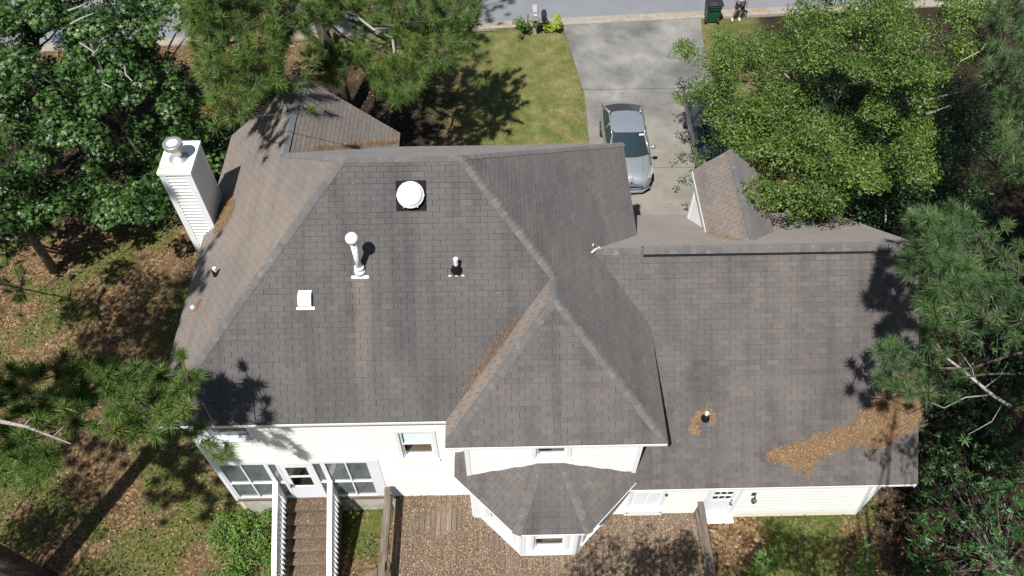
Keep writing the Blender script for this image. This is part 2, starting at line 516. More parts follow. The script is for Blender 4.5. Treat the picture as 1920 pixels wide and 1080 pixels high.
def mulch_shade_w(x, y):
    n = wob(x, y, 1.5, 4) * .7
    a = smooth01(-1.2, -3.0, x + n) * smooth01(19, 20, y) * smooth01(28.6, 27.4, y + n)
    b = smooth01(9.6, 11, x + n) * .95  # shade of the right-hand woods put into the ground colour
    return np.clip(np.maximum(a, b), 0, 1)
tm = bpy.data.meshes.new('ground')
tm.vertices.add(len(gv)); tm.vertices.foreach_set('co', gv.astype(np.float32).ravel())
tm.loops.add(tr.size); tm.loops.foreach_set('vertex_index', tr.astype(np.int32).ravel())
tm.polygons.add(len(tr)); tm.polygons.foreach_set('loop_start', np.arange(0, tr.size, 3, dtype=np.int32))
tm.update(calc_edges=True)
for nm, fn in (('lawn', lawn_w), ('green', green_w), ('mulch_shade', mulch_shade_w)):
    a = tm.attributes.new(nm, 'FLOAT', 'POINT')
    a.data.foreach_set('value', fn(gv[:, 0], gv[:, 1]).astype(np.float32))
tm.shade_smooth()
gm, nt, p = new_mat('yard_ground')
vor = nt.nodes.new('ShaderNodeTexVoronoi'); vor.inputs['Scale'].default_value = 15
nt.links.new(pos_vec(nt), vor.inputs['Vector'])
sep = nt.nodes.new('ShaderNodeSeparateColor'); nt.links.new(vor.outputs['Color'], sep.inputs[0])
lit = ramp(nt, sep.outputs[0], [(0, (.050, .028, .013)), (.4, (.120, .070, .033)), (.75, (.20, .126, .064)), (1, (.31, .22, .13))])
lit = mix(nt, ramp(nt, noise(nt, 1.1, 5), [(.35, (0, 0, 0)), (.7, (1, 1, 1))]), lit, mix(nt, .7, lit, (.085, .06, .032)))
lawn = ramp(nt, noise(nt, 1.6, 6, .7), [(.28, (.058, .095, .018)), (.42, (.100, .125, .030)), (.56, (.165, .155, .060)), (.7, (.24, .195, .11))])
lawn = mix(nt, 1.0, lawn, ramp(nt, noise(nt, 40, 3), [(.3, (.6, .6, .6)), (.7, (1.3, 1.3, 1.25))]), 'MULTIPLY')
grn = ramp(nt, noise(nt, 9, 5), [(.3, (.032, .060, .009)), (.7, (.085, .130, .020))])
mul = ramp(nt, noise(nt, 14, 6, .75), [(.3, (.010, .008, .006)), (.55, (.023, .016, .011)), (.75, (.065, .042, .028))])
col = mix(nt, maths(nt, 'MULTIPLY', attr(nt, 'mulch_shade'), 1.0), lit, mul)
col = mix(nt, maths(nt, 'MULTIPLY', attr(nt, 'green'), ramp(nt, noise(nt, 5, 4), [(.35, (.2, .2, .2)), (.6, (.9, .9, .9))])), col, grn)
col = mix(nt, attr(nt, 'lawn'), col, lawn)
nt.links.new(col, p.inputs['Base Color'])
p.inputs['Roughness'].default_value = .95; p.inputs['Specular IOR Level'].default_value = .2
bump(nt, p, noise(nt, 26, 4), .9, .05)
tm.materials.append(gm)
ground = link('ground', tm); ground['kind'] = 'structure'

# street with its gutter
m, nt, p = new_mat('street_asphalt')
c = ramp(nt, noise(nt, 60, 3, .7), [(.3, (.130, .137, .146)), (.7, (.185, .194, .207))])
c = mix(nt, 1.0, c, ramp(nt, noise(nt, .6, 4), [(.3, (.88, .88, .9)), (.7, (1.08, 1.08, 1.08))]), 'MULTIPLY')
nt.links.new(c, p.inputs['Base Color']); p.inputs['Roughness'].default_value = .9; bump(nt, p, noise(nt, 140, 2), .5, .01)
b = MB()
xs = np.linspace(-90, 90, 61)
b.grid([[(x, float(street_y(x)) + dy, z) for dy, z in ((.62, .715), (2.5, .76), (4.6, .80), (6.8, .76), (8.7, .715))] for x in xs], 61, 5)
o = b.build('street', m); o['kind'] = 'structure'
m, nt, p = new_mat('gutter_concrete')
c = ramp(nt, noise(nt, 4, 5), [(.3, (.21, .185, .155)), (.7, (.29, .26, .215))])
dirt = ramp(nt, noise(nt, 1.6, 5), [(.55, (0, 0, 0)), (.66, (1, 1, 1))])
c = mix(nt, dirt, c, (.25, .17, .11))
nt.links.new(c, p.inputs['Base Color']); p.inputs['Roughness'].default_value = .92; bump(nt, p, noise(nt, 60, 3), .4, .01)
b = MB()
b.grid([[(x, float(street_y(x)) + dy, z) for dy, z in ((-.02, .70), (.0, .825), (.16, .835), (.30, .74), (.66, .722))] for x in xs], 61, 5)
o = b.build('gutter', m); o['kind'] = 'structure'

# driveway: three poured slabs, each its own piece
m, nt, p = new_mat('driveway_concrete')
c = ramp(nt, noise(nt, 1.1, 8, .62), [(.30, (.125, .124, .117)), (.52, (.178, .175, .164)), (.74, (.24, .235, .222))])
st = ramp(nt, noise(nt, .42, 5), [(.36, (.62, .62, .63)), (.62, (1.10, 1.09, 1.06))])
c = mix(nt, 1.0, c, st, 'MULTIPLY')
rst = ramp(nt, noise(nt, 1.5, 5, .7, pos_vec(nt, (1, 1.4, 1))), [(.6, (0, 0, 0)), (.72, (1, 1, 1))])
gp = nt.nodes.new('ShaderNodeNewGeometry'); sx = nt.nodes.new('ShaderNodeSeparateXYZ'); nt.links.new(gp.outputs['Position'], sx.inputs[0])
low = ramp(nt, maths(nt, 'MULTIPLY', sx.outputs[1], 1 / 40), [(.56, (1, 1, 1)), (.67, (0, 0, 0))])
c = mix(nt, mix(nt, 1.0, rst, low, 'MULTIPLY'), c, (.235, .155, .10))
c = mix(nt, mix(nt, 1.0, low, (.35, .35, .35), 'MULTIPLY'), c, (.25, .22, .17))
c = mix(nt, 1.0, c, ramp(nt, noise(nt, 90, 3, .7), [(.3, (.82, .82, .82)), (.7, (1.15, 1.15, 1.15))]), 'MULTIPLY')
nt.links.new(c, p.inputs['Base Color']); p.inputs['Roughness'].default_value = .9; bump(nt, p, noise(nt, 70, 3), .35, .01)
b = MB(); b.box(3.6, 8.9, 16.4, 31.2, .60, .72)
drive = b.build('driveway', M['foundation']); drive['kind'] = 'structure'
for y0, y1 in ((26.62, None), (21.95, 26.59), (16.3, 21.92)):
    def yy(x, t): return y0 + t * ((float(street_y(x)) - .03 if y1 is None else y1) - y0)
    b = MB(); top = []; bot = []
    side = [0, .2, .4, .6, .8, 1.0]
    L = [(float(drive_left(yy(3, t))) + (.04 if y1 == 26.59 else 0), yy(3, t)) for t in side]
    Rr = [(9.0 + .25 * (t ** 3 if y1 is None else 0), yy(9, t)) for t in side[::-1]]
    ring = [(x, y) for x, y in [(L[0][0], yy(3, 0)), (9.0, yy(9, 0))]] + Rr[::-1][1:] + L[::-1][:-1]
    ring = [(9.0, yy(9, 0))] + Rr[::-1][1:] + L[::-1]
    b.hull([(x, y, .70) for x, y in ring], [(x, y, .825) for x, y in ring])
    b.build('concrete_slab', m, drive)

# ------------------------------------------------------------------ the house: roof geometry
xL, xR, yB, yF, Ze, PI_ = -7.99, 3.60, 8.44, 17.41, 6.30, .864
hd = (yF - yB) / 2; ym = yB + hd; zr = Ze + PI_ * hd
rlx, rrx = xL + hd, xR - hd                                       # ridge ends
xT, yT = -1.34, 7.78; tw = (xR - xT) / 2; tx = xT + tw; zt = Ze + PI_ * tw
xW, yW = -2.997, 18.01; wx = (xL + xW) / 2; wh = wx - xL; zw = Ze + PI_ * wh
xG, yGb, yGr, yGf, zG, PG = 10.247, 7.79, 12.385, 16.65, 7.50, .826
zGb = zG - PG * (yGr - yGb); zGf = zG - PG * (yGf - yGr)
house = thing('house', (0, 12, .8), 'white two storey house with grey shingled hip roof and attached garage', 'house')

def clip(poly, a, nrm):
    """keep the part of a 2d polygon where (p-a).nrm >= 0"""
    out = []
    for i in range(len(poly)):
        p0, p1 = poly[i], poly[(i + 1) % len(poly)]
        d0 = (p0[0] - a[0]) * nrm[0] + (p0[1] - a[1]) * nrm[1]
        d1 = (p1[0] - a[0]) * nrm[0] + (p1[1] - a[1]) * nrm[1]
        if d0 >= 0: out.append(p0)
        if (d0 >= 0) != (d1 >= 0):
            t = d0 / (d0 - d1)
            out.append((p0[0] + (p1[0] - p0[0]) * t, p0[1] + (p1[1] - p0[1]) * t))
    return out
TABS = []
EXP, TABW = .1275, .305
def shingle_plane(part, poly, eave_a, eave_b, slope_tint=0.0, seed=0, thick=.045):
    """poly: convex 3d polygon; eave_a->eave_b runs along the eave with the slope rising to its left"""
    r = random.Random(seed * 97 + 5)
    P0 = np.array(eave_a, float); u = np.array(eave_b, float) - P0; u /= np.linalg.norm(u)
    n = np.zeros(3)
    pts = [np.array(q, float) for q in poly]
    for i in range(len(pts)):
        n = n + np.cross(pts[i] - pts[0], pts[(i + 1) % len(pts)] - pts[0])
    n /= np.linalg.norm(n)
    if n[2] < 0: n = -n
    v = np.cross(n, u)
    p2 = [((q - P0) @ u, (q - P0) @ v) for q in pts]
    area = sum(p2[i][0] * p2[(i + 1) % len(p2)][1] - p2[(i + 1) % len(p2)][0] * p2[i][1] for i in range(len(p2)))
    if area < 0: p2 = p2[::-1]
    base = MB()
    top3 = [P0 + u * a + v * c for a, c in p2]
    base.hull([q - np.array([0, 0, thick]) for q in top3], top3)
    deck_o = base.build('roof_deck', M['underlay'], part)
    umin, umax = min(a for a, c in p2), max(a for a, c in p2)
    vmax = max(c for a, c in p2)
    off = r.uniform(0, TABW)
    for k in range(int(vmax / EXP) + 1):
        sh = (k % 2) * TABW / 2 + r.uniform(-.008, .008) + off
        v0 = k * EXP + r.uniform(-.0015, .0015)
        for i in range(int((umin - sh) / TABW) - 2, int((umax - sh) / TABW) + 2):
            g = (.0072 if seed in (2, 4, 5, 7, 14, 15) else .0038) + r.uniform(-.001, .0022)
            u0, u1 = sh + i * TABW + g, sh + (i + 1) * TABW - g
            if u1 < umin or u0 > umax: continue
            dv = r.uniform(-.003, .003)
            q = [(u0, v0 + dv), (u1, v0 + dv), (u1, v0 + EXP - .0035), (u0, v0 + EXP - .0035)]
            for a in range(len(p2)):
                A, B = p2[a], p2[(a + 1) % len(p2)]
                q = clip(q, A, (-(B[1] - A[1]), B[0] - A[0]))
                if len(q) < 3: break
            if len(q) < 3: continue
            lift = r.uniform(0, .003)
            top = [P0 + u * a + v * c + n * (.013 + lift - .009 * min(1, max(0, (c - v0) / EXP))) for a, c in q]
            bot = [P0 + u * a + v * c - n * .002 for a, c in q]
            t = r.random()
            tone = .5 + r.gauss(0, .10)
            if t < .05: tone = r.uniform(.8, .92)
            elif t < .13: tone = r.uniform(.02, .2)
            elif t < .16: tone = r.uniform(.94, 1)
            TABS.append(dict(part=part, bot=bot, top=top, tone=min(1, max(0, tone)), slope_tint=max(0, min(1, slope_tint + r.gauss(0, .06))) if slope_tint else 0.0, full=len(q) == 4 and u0 > umin and u1 < umax))
    return n
def part_empty(name, **kw):
    o = bpy.data.objects.new(name, None); COL.objects.link(o); o.parent = house
    o.empty_display_size = .2
    ORIGIN[o.name] = ORIGIN[house.name]
    return o
roof = part_empty('roof')
V = lambda x, y, z: (x, y, z)
rear_n = shingle_plane(roof, [V(xL, yB, Ze), V(xR, yB, Ze), V(rrx, ym, zr), V(rlx, ym, zr)], V(xL, yB, Ze), V(xR, yB, Ze), 0, 1)
left_n = shingle_plane(roof, [V(xL, yF, Ze), V(xL, yB, Ze), V(rlx, ym, zr)], V(xL, yF, Ze), V(xL, yB, Ze), .72, 2)
shingle_plane(roof, [V(xL, yW, Ze), V(xL, yF, Ze), V(wx, yF - wh, zw), V(wx, yW, zw)], V(xL, yF, Ze), V(xL, yB, Ze), .72, 2)
front_n = shingle_plane(roof, [V(xR, yF, Ze), V(xL, yF, Ze), V(rlx, ym, zr), V(rrx, ym, zr)], V(xR, yF, Ze), V(xL, yF, Ze), .15, 3)
right_n = shingle_plane(roof, [V(xR, yB, Ze), V(xR, yF, Ze), V(rrx, ym, zr)], V(xR, yB, Ze), V(xR, yF, Ze), 0.06, 4)
shingle_plane(roof, [V(xR, yT, Ze), V(xR, yB, Ze), V(tx, yB + tw, zt), V(tx, yT + tw, zt)], V(xR, yB, Ze), V(xR, yF, Ze), 0.06, 4)
shingle_plane(roof, [V(wx, yF - wh - .3, zw), V(xW, yF - .35, Ze), V(xW, yW, Ze), V(wx, yW, zw)], V(xW, 10, Ze), V(xW, yW, Ze), .55, 5)
tur_n = shingle_plane(roof, [V(xT, yT, Ze), V(xR, yT, Ze), V(tx, yT + tw, zt)], V(xT, yT, Ze), V(xR, yT, Ze), .12, 6)
turl_n = shingle_plane(roof, [V(xT, yB + .1, Ze), V(xT, yT, Ze), V(tx, yT + tw, zt), V(tx, yB + tw, zt)], V(xT, yB, Ze), V(xT, yT, Ze), .75, 7)
groof = part_empty('garage_roof')
gr_n = shingle_plane(groof, [V(3.05, yGb, zGb), V(xG, yGb, zGb), V(xG, yGr, zG), V(2.15, yGr, zG)], V(3.05, yGb, zGb), V(xG, yGb, zGb), .10, 8)
gf_n = shingle_plane(groof, [V(xG, yGf, zGf), V(3.15, yGf, zGf), V(2.15, yGr, zG), V(xG, yGr, zG)], V(xG, yGf, zGf), V(3.15, yGf, zGf), 1.0, 9)
broof = part_empty('bay_roof')
zb, SB = 3.90, .49
def bz(d): return zb + SB * d
shingle_plane(broof, [V(-1.29, 8.85, zb), V(-1.29, 8.15, zb), V(-.9, 8.30, bz(.39)), V(-.9, 8.85, bz(.39))], V(-1.29, 8.85, zb), V(-1.29, 8.15, zb), .15, 10, .06)
shingle_plane(broof, [V(-1.29, 8.143, zb), V(.212, 6.641, zb), V(.83, 8.13, bz(1.489)), V(-.9, 8.30, bz(.386))], V(-1.29, 8.143, zb), V(.212, 6.641, zb), .12, 11, .06)
bayf_n = shingle_plane(broof, [V(.212, 6.641, zb), V(1.946, 6.641, zb), V(1.33, 8.13, bz(1.489)), V(.83, 8.13, bz(1.489))], V(.212, 6.641, zb), V(1.946, 6.641, zb), 0, 12, .06)
shingle_plane(broof, [V(1.946, 6.641, zb), V(3.35, 8.045, zb), V(3.35, 8.13, bz(.06)), V(1.33, 8.13, bz(1.489))], V(1.946, 6.641, zb), V(3.35, 8.045, zb), .12, 13, .06)
dormer = part_empty('dormer')
dX, dz, de, dY0, dY1 = 6.45, 6.935, 6.145, 13.05, 16.42
dw = (dz - de) / PI_
def gfz(y): return zG - PG * (y - yGr)
yv = yGr + (zG - de) / PG
shingle_plane(dormer, [V(dX - dw, dY1, de), V(dX - dw, yv - .1, de), V(dX, dY0 - .1, dz), V(dX, dY1, dz)], V(dX - dw, dY1, de), V(dX - dw, yv, de), .62, 14, .06)
shingle_plane(dormer, [V(dX + dw, yv - .1, de), V(dX + dw, dY1, de), V(dX, dY1, dz), V(dX, dY0 - .1, dz)], V(dX + dw, yv, de), V(dX + dw, dY1, de), .2, 15, .06)

# the 300 tabs that show largest stay single pieces, the others join their roof
for t in TABS:
    c = np.mean(t['top'], 0); q = [to_px(p_) for p_ in t['top']]
    a = 0
    for i in range(len(q)): a += q[i][0] * q[(i + 1) % len(q)][1] - q[(i + 1) % len(q)][0] * q[i][1]
    a = abs(a) / 2
    ok = t['full'] and 5 < q[0][0] < 1900 and 5 < q[0][1] < 1070
    if t['part'] is roof and c[1] > yT and c[0] > xT and c[2] < min(Ze + PI_ * (c[0] - xT), Ze + PI_ * (xR - c[0]), Ze + PI_ * (c[1] - yT)) - .02: ok = False
    if c[0] < -6.0 or c[0] > 8.3: ok = False
    t['a'] = a if ok else 0
order = sorted(range(len(TABS)), key=lambda i: -TABS[i]['a'])
singles = set(order[:300])
joined = {}
for i, t in enumerate(TABS):
    if i in singles:
        b = MB(); b.hull(t['bot'], t['top'], t['tone'], t['slope_tint'] or .001, cap_bottom=False)
        b.build('shingle', M['shingle'], t['part'])
    else:
        joined.setdefault(t['part'].name, (t['part'], MB()))[1].hull(t['bot'], t['top'], t['tone'], t['slope_tint'] or .001, cap_bottom=False)
for part, b in joined.values():
    b.build('shingles', M['shingle'], part, kind='stuff')

# ridge and hip caps
CAPN = [0]
def caps(part, a, b_, n1, n2, w=.115, single=True, mat='cap', step=.128):
    a, b_ = np.array(a, float), np.array(b_, float)
    d = b_ - a; L = np.linalg.norm(d); d /= L
    f1 = np.cross(d, n1); f2 = np.cross(d, n2)
    f1 /= np.linalg.norm(f1); f2 /= np.linalg.norm(f2)
    if f1[2] > 0: f1 = -f1
    if f2[2] > 0: f2 = -f2
    up = np.array(n1) + np.array(n2); up /= np.linalg.norm(up)
    def section(lift):
        return [f1 * w + n1 * (.014 + lift), f1 * .05 + n1 * (.016 + lift) + up * .006, up * (.020 + lift), f2 * .05 + n2 * (.016 + lift) + up * .006, f2 * w + n2 * (.014 + lift)]
    def one(mb, base, tone):
        lo = [base + s_ for s_ in section(.012)]; hi = [base + d * (step + .02) + s_ for s_ in section(.001)]
        under = [base + s_ - up * .02 for s_ in section(0)]
        for i in range(4):
            mb.poly([lo[i], lo[i + 1], hi[i + 1], hi[i]], tone)
            mb.poly([under[i], under[i + 1], lo[i + 1], lo[i]], tone)
    n = int(L / step)
    if single and CAPN[0] + n <= 300:
        mb = MB(); one(mb, np.zeros(3), .5)
        me = mb.mesh('ridge_cap', M[mat], np.zeros(3))
        for k in range(n):
            link('ridge_cap', me, part, a + d * (k * step) + up * random.uniform(-.002, .002))
        CAPN[0] += n
    else:
        mb = MB()
        for k in range(n): one(mb, a + d * (k * step) + up * random.uniform(-.002, .002), random.random())
        mb.build('ridge_caps', M[mat], part, kind='stuff')
caps(roof, V(xL, yB, Ze), V(rlx, ym, zr), rear_n, left_n)
caps(roof, V(tx, yB + tw, zt), V(rrx, ym, zr), rear_n, right_n)
caps(roof, V(rlx, ym, zr), V(rrx, ym, zr), rear_n, front_n)
caps(roof, V(xT + .06, yT + .06, Ze + .06 * PI_), V(tx, yT + tw, zt), tur_n, turl_n)
caps(roof, V(xR - .06, yT + .06, Ze + .06 * PI_), V(tx, yT + tw, zt), tur_n, right_n)
caps(roof, V(tx, yT + tw, zt), V(tx, yB + tw, zt), turl_n, right_n)
caps(roof, V(xR, yF, Ze), V(rrx, ym, zr), front_n, right_n)
caps(roof, V(wx, yF - wh, zw), V(rlx, ym, zr), front_n, left_n)
wr_n = np.array([PI_, 0, 1.0]); wr_n /= np.linalg.norm(wr_n)
caps(roof, V(wx, yW, zw), V(wx, yF - wh, zw), left_n, wr_n, .13)
bl_n = np.array([-SB * .7071, -SB * .7071, 1.0]); bl_n /= np.linalg.norm(bl_n)
br_n = np.array([SB * .7071, -SB * .7071, 1.0]); br_n /= np.linalg.norm(br_n)
caps(broof, V(.212, 6.641, zb), V(.83, 8.13, bz(1.489)), bl_n, bayf_n, .11)
caps(broof, V(1.946, 6.641, zb), V(1.33, 8.13, bz(1.489)), br_n, bayf_n, .11)
dl_n = np.array([-PI_, 0, 1.0]); dl_n /= np.linalg.norm(dl_n)
dr_n = np.array([PI_, 0, 1.0]); dr_n /= np.linalg.norm(dr_n)
caps(dormer, V(dX, dY1, dz), V(dX, dY0, dz), dl_n, dr_n, .12)
caps(groof, V(2.2, yGr, zG), V(3.4, yGr, zG), gr_n, gf_n, .14)
# raised ridge vent on the garage: baffle strip, dark slot, caps on top
rv = MB()
for nn, sgn in ((gr_n, -1), (gf_n, 1)):
    f = np.array([0, sgn * math.cos(math.atan(PG)), -math.sin(math.atan(PG))])
    pts = [np.array([3.44, yGr, zG]) + nn * .002, np.array([9.16, yGr, zG]) + nn * .002]
    q = [pts[0], pts[1], pts[1] + f * .19, pts[0] + f * .19]
    if sgn > 0: q = q[::-1]
    if sgn < 0: q = q[::-1]
    rv.hull([p_ for p_ in q], [p_ + nn * .042 for p_ in q])
vent = rv.build('ridge_vent', M['black'], house)
caps(groof, V(3.44, yGr, zG + .052), V(10.2, yGr, zG + .03), gr_n, gf_n, .165)

# fascia boards, soffits
fas = MB()
fas.box(xL + .02, xT, yB - .014, yB + .02, Ze - .11, Ze - .035)
fas.box(xL + .02, xT + .4, yB + .02, 8.86, Ze - .19, Ze - .172)
fas.box(xT, xR - .0, yT - .014, yT + .02, Ze - .11, Ze - .035)
fas.box(xT + .03, xR - .03, yT + .021, 8.3, Ze - .19, Ze - .172)
fas.box(xT - .012, xT + .03, yT + .021, yB + .3, Ze - .17, Ze - .03)
fas.box(xR - .03, xR + .012, yT + .021, yF, Ze - .17, Ze - .03)
fas.box(xL - .012, xL + .03, yB, yW, Ze - .17, Ze - .03)
fas.box(xL + .02, xR, yF - .02, yF + .015, Ze - .17, Ze - .03)
fas.box(3.2, xR - .031, 8.3, yF - .03, Ze - .19, Ze - .172)
fas.box(xL + .031, -7.5, yB + .03, yW, Ze - .19, Ze - .172)
fas.box(3.05, xG - .02, yGb - .014, yGb + .02, zGb - .105, zGb - .035)
fas.box(3.05, xG - .02, yGb + .021, 8.3, zGb - .175, zGb - .161)
fas.box(3.2, xG, yGf - .02, yGf + .015, zGf - .16, zGf - .03)
for (a, c) in (((xG - .03, yGb, zGb), (xG - .03, yGr, zG)), ((xG - .03, yGf, zGf), (xG - .03, yGr, zG))):
    a, c = np.array(a), np.array(c)
    qd = [a - [0, 0, .20], c - [0, 0, .20], c - [0, 0, .03], a - [0, 0, .03]]
    fas.hull([p_ for p_ in qd], [p_ + np.array([.034, 0, 0]) for p_ in qd])
fas.build('fascia', M['trim'], house)
bf = MB()
ev = [(-1.29, 8.80), (-1.29, 8.145), (.212, 6.641), (1.946, 6.641), (3.2, 7.895)]
for (x0, y0), (x1, y1) in zip(ev[:-1], ev[1:]):
    u = np.array([x1 - x0, y1 - y0, 0]); Lq = np.linalg.norm(u); u /= Lq
    nrm = np.array([u[1], -u[0], 0])
    bf.obox((x0, y0, 0), u, nrm, -.006, Lq + .006, -.02, .012, zb - .09, zb - .03)
bf.build('bay_fascia', M['trim'], house)
dfm = MB()
for sx_ in (-1, 1):
    a, c = np.array([dX + sx_ * dw, dY1, de]), np.array([dX, dY1, dz])
    qd = [a - [0, 0, .17], c - [0, 0, .17], c - [0, 0, .02], a - [0, 0, .02]]
    dfm.hull(qd, [p_ + np.array([0, .02, 0]) for p_ in qd])
    dfm.box(dX + sx_ * dw - .012, dX + sx_ * dw + .012, yv, dY1, de - .14, de - .02)
dfm.build('dormer_fascia', M['trim'], dormer)

# ------------------------------------------------------------------ walls
X1, Y1, MY1 = np.array([1.0, 0, 0]), np.array([0, 1.0, 0]), np.array([0, -1.0, 0])
def siding(mb, P, u, n, u0, u1, z0, z1, holes=(), ex=.19, proud=.024):
    P, u, n = np.array(P, float), np.array(u, float), np.array(n, float)
    k = np.array([0, 0, 1.0])
    zc = z0
    while zc < z1 - 1e-6:
        zt_ = min(zc + ex, z1)
        segs = [(u0, u1)]
        for a, c, e, f in holes:
            if e < (zc + zt_) / 2 < f:
                ns = []
                for s0, s1 in segs:
                    if a > s0: ns.append((s0, min(a, s1)))
                    if c < s1: ns.append((max(c, s0), s1))
                segs = [s_ for s_ in ns if s_[1] - s_[0] > .005]
        for s0, s1 in segs:
            A, B = P + u * s0, P + u * s1
            e0, e1 = n * proud, n * (proud - .0012)
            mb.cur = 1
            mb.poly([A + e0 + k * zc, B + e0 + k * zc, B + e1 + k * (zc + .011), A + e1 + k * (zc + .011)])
            mb.cur = 0
            mb.poly([A + e1 + k * (zc + .011), B + e1 + k * (zc + .011), B + n * .002 + k * zt_, A + n * .002 + k * zt_])
            mb.poly([A + k * zc, B + k * zc, B + n * proud + k * zc, A + n * proud + k * zc])
        zc = zt_
def wall(name, P, u, n, u0, u1, z0, z1, holes=(), mat='siding', ex=.19):
    o = part_empty(name)
    b = MB()                                                    # solid wall behind the boards
    cuts_u = sorted({u0, u1, *[h[0] for h in holes], *[h[1] for h in holes]})
    cuts_z = sorted({z0, z1, *[h[2] for h in holes], *[h[3] for h in holes]})
    for a, c in zip(cuts_u[:-1], cuts_u[1:]):
        for e, f in zip(cuts_z[:-1], cuts_z[1:]):
            if any(h[0] <= (a + c) / 2 <= h[1] and h[2] <= (e + f) / 2 <= h[3] for h in holes): continue
            b.obox(P, u, n, a, c, -.12, -.002, e, f)
    b.build('wall_core', M['interior_wall'], o)
    s_ = MB(); siding(s_, P, u, n, u0, u1, z0, z1, holes, ex)
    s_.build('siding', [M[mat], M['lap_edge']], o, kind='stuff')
    return o
def window(P, u, n, u0, u1, z0, z1, blind=False, old=True, muntin=None, casing=.095):
    """double hung window set in the opening"""
    fr = MB()
    for a, c, e, f in ((u0 - casing, u0, z0 - .02, z1 + casing), (u1, u1 + casing, z0 - .02, z1 + casing), (u0, u1, z1, z1 + casing)):
        fr.obox(P, u, n, a, c, .0, .040, e, f)
    for a, c in ((u0, u0 + .03), (u1 - .03, u1)): fr.obox(P, u, n, a, c, -.14, -.001, z0, z1)
    fr.obox(P, u, n, u0 + .031, u1 - .031, -.14, -.001, z1 - .03, z1)
    w_ = fr.build('window', M['trim'], house)
    sl_ = MB(); sl_.obox(P, u, n, u0 - casing - .02, u1 + casing + .02, .0, .07, z0 - .07, z0 - .021); sl_.obox(P, u, n, u0 + .031, u1 - .031, -.14, .062, z0 - .02, z0 + .02)
    sl_.build('sill', M['old_trim'] if old else M['trim'], w_)
    zm = (z0 + z1) / 2 + .02
    for (e, f, d) in ((zm - .02, z1 - .031, -.040), (z0 + .021, zm + .02, -.068)):
        sa = MB()
        a, c = u0 + .031, u1 - .031
        sa.obox(P, u, n, a, a + .032, d, d + .028, e, f); sa.obox(P, u, n, c - .032, c, d, d + .028, e, f)
        sa.obox(P, u, n, a + .033, c - .033, d, d + .028, f - .04, f); sa.obox(P, u, n, a + .033, c - .033, d, d + .028, e, e + .036)
        sa.build('sash', M['trim'], w_)
        g = MB(); Pn, un, nn = np.array(P, float), np.array(u, float), np.array(n, float); k = np.array([0, 0, 1.0])
        g.poly([Pn + un * (a + .033) + nn * (d + .012) + k * (e + .037), Pn + un * (c - .033) + nn * (d + .012) + k * (e + .037),
                Pn + un * (c - .033) + nn * (d + .012) + k * (f - .041), Pn + un * (a + .033) + nn * (d + .012) + k * (f - .041)])
        g.build('pane', M['glass'], w_)
    if blind:
        bl = MB(); zz = z1 - .08
        while zz > zm + .03:
            bl.obox(P, u, n, u0 + .07, u1 - .07, -.085, -.060, zz - .004, zz, .5); zz -= .028
        bl.obox(P, u, n, u0 + .07, u1 - .07, -.100, -.092, zm + .02, z1 - .06)
        bl.build('blind', M['blind'], w_)
    return w_
YM = 8.79                                                       # rear wall of the main block
Pm = np.array([0, YM, 0])
w_up = (-2.60, -1.80, 3.66, 5.10); w_up2 = (-7.08, -6.12, 4.93, 5.95)
sun_op = (-7.46, -3.42, 1.26, 3.50)
wall('rear_wall', Pm, X1, MY1, -7.55, -.88, 1.12, 6.13, [w_up, w_up2, sun_op])
for a, c, e, f in ((-7.565, -7.46, 1.12, 6.12), (-3.419, -3.29, 1.02, 3.60), (-7.459, -3.42, 3.501, 3.58)):
    tb = MB(); tb.obox(Pm, X1, MY1, a, c, .0, .03, e, f); tb.build('corner_board', M['trim'], house)
fb = MB(); fb.box(-7.53, -3.45, YM + .02, YM + .3, -.3, 1.119)
fb.build('foundation', M['foundation'], house)
fb = MB(); fb.box(-3.449, 9.7, YM + .03, YM + .3, .2, 1.119)
fb.build('foundation', M['foundation'], house)
lg = MB(); lg.box(-7.5, -3.42, YM - .05, YM + .02, 1.12, 1.25); lg.build('sill_beam', M['step'], house)
window(Pm, X1, MY1, *w_up, blind=True)
w2_ = window(Pm, X1, MY1, *w_up2, old=False)
for ch_ in w2_.children:
    if ch_.name.startswith('pane'): ch_.data.materials[0] = M['milky_glass']
# turret upper wall
YTw = 8.13; Pt = np.array([0, YTw, 0])
w_t = (.70, 1.44, 4.93, 5.95)
wall('turret_wall', Pt, X1, MY1, -.95, 3.18, 3.7, 6.12, [w_t], 'siding_white')
window(Pt, X1, MY1, *w_t)
for a, c in ((-.97, -.86), (3.09, 3.20)):
    tb = MB(); tb.obox(Pt, X1, MY1, a, c, .0, .028, 3.75, 6.12); tb.build('corner_board', M['trim'], house)
hid = MB()                                                      # walls turned away from the street view
hid.box(-.95, -.83, YTw + .02, YM, 1.1, 6.12); hid.box(3.06, 3.18, YTw + .02, 17.0, .8, 6.12)
hid.box(-7.55, -7.43, YM + .01, 17.6, -.2, 6.12); hid.box(-3.52, -3.4, 17.0, 17.6, .5, 6.12)
hid.box(-3.4, 3.06, 16.88, 17.0, .5, 6.12); hid.box(-7.43, -3.53, 17.48, 17.6, .5, 6.12)
hid.hull([(-7.5, 17.48, 6.12), (-3.5, 17.48, 6.12), (wx, 17.48, zw - .12)], [(-7.5, 17.6, 6.12), (-3.5, 17.6, 6.12), (wx, 17.6, zw - .12)])
hid.box(9.64, 9.76, 8.2, 16.2, .5, 3.9); hid.hull([(9.64, 8.2, 3.9), (9.64, 16.2, 3.9), (9.64, yGr, zG - .15)], [(9.76, 8.2, 3.9), (9.76, 16.2, 3.9), (9.76, yGr, zG - .15)])
hid.box(3.2, 9.76, 16.08, 16.2, .5, 3.95)
hid.build('outer_wall', M['siding'], house)
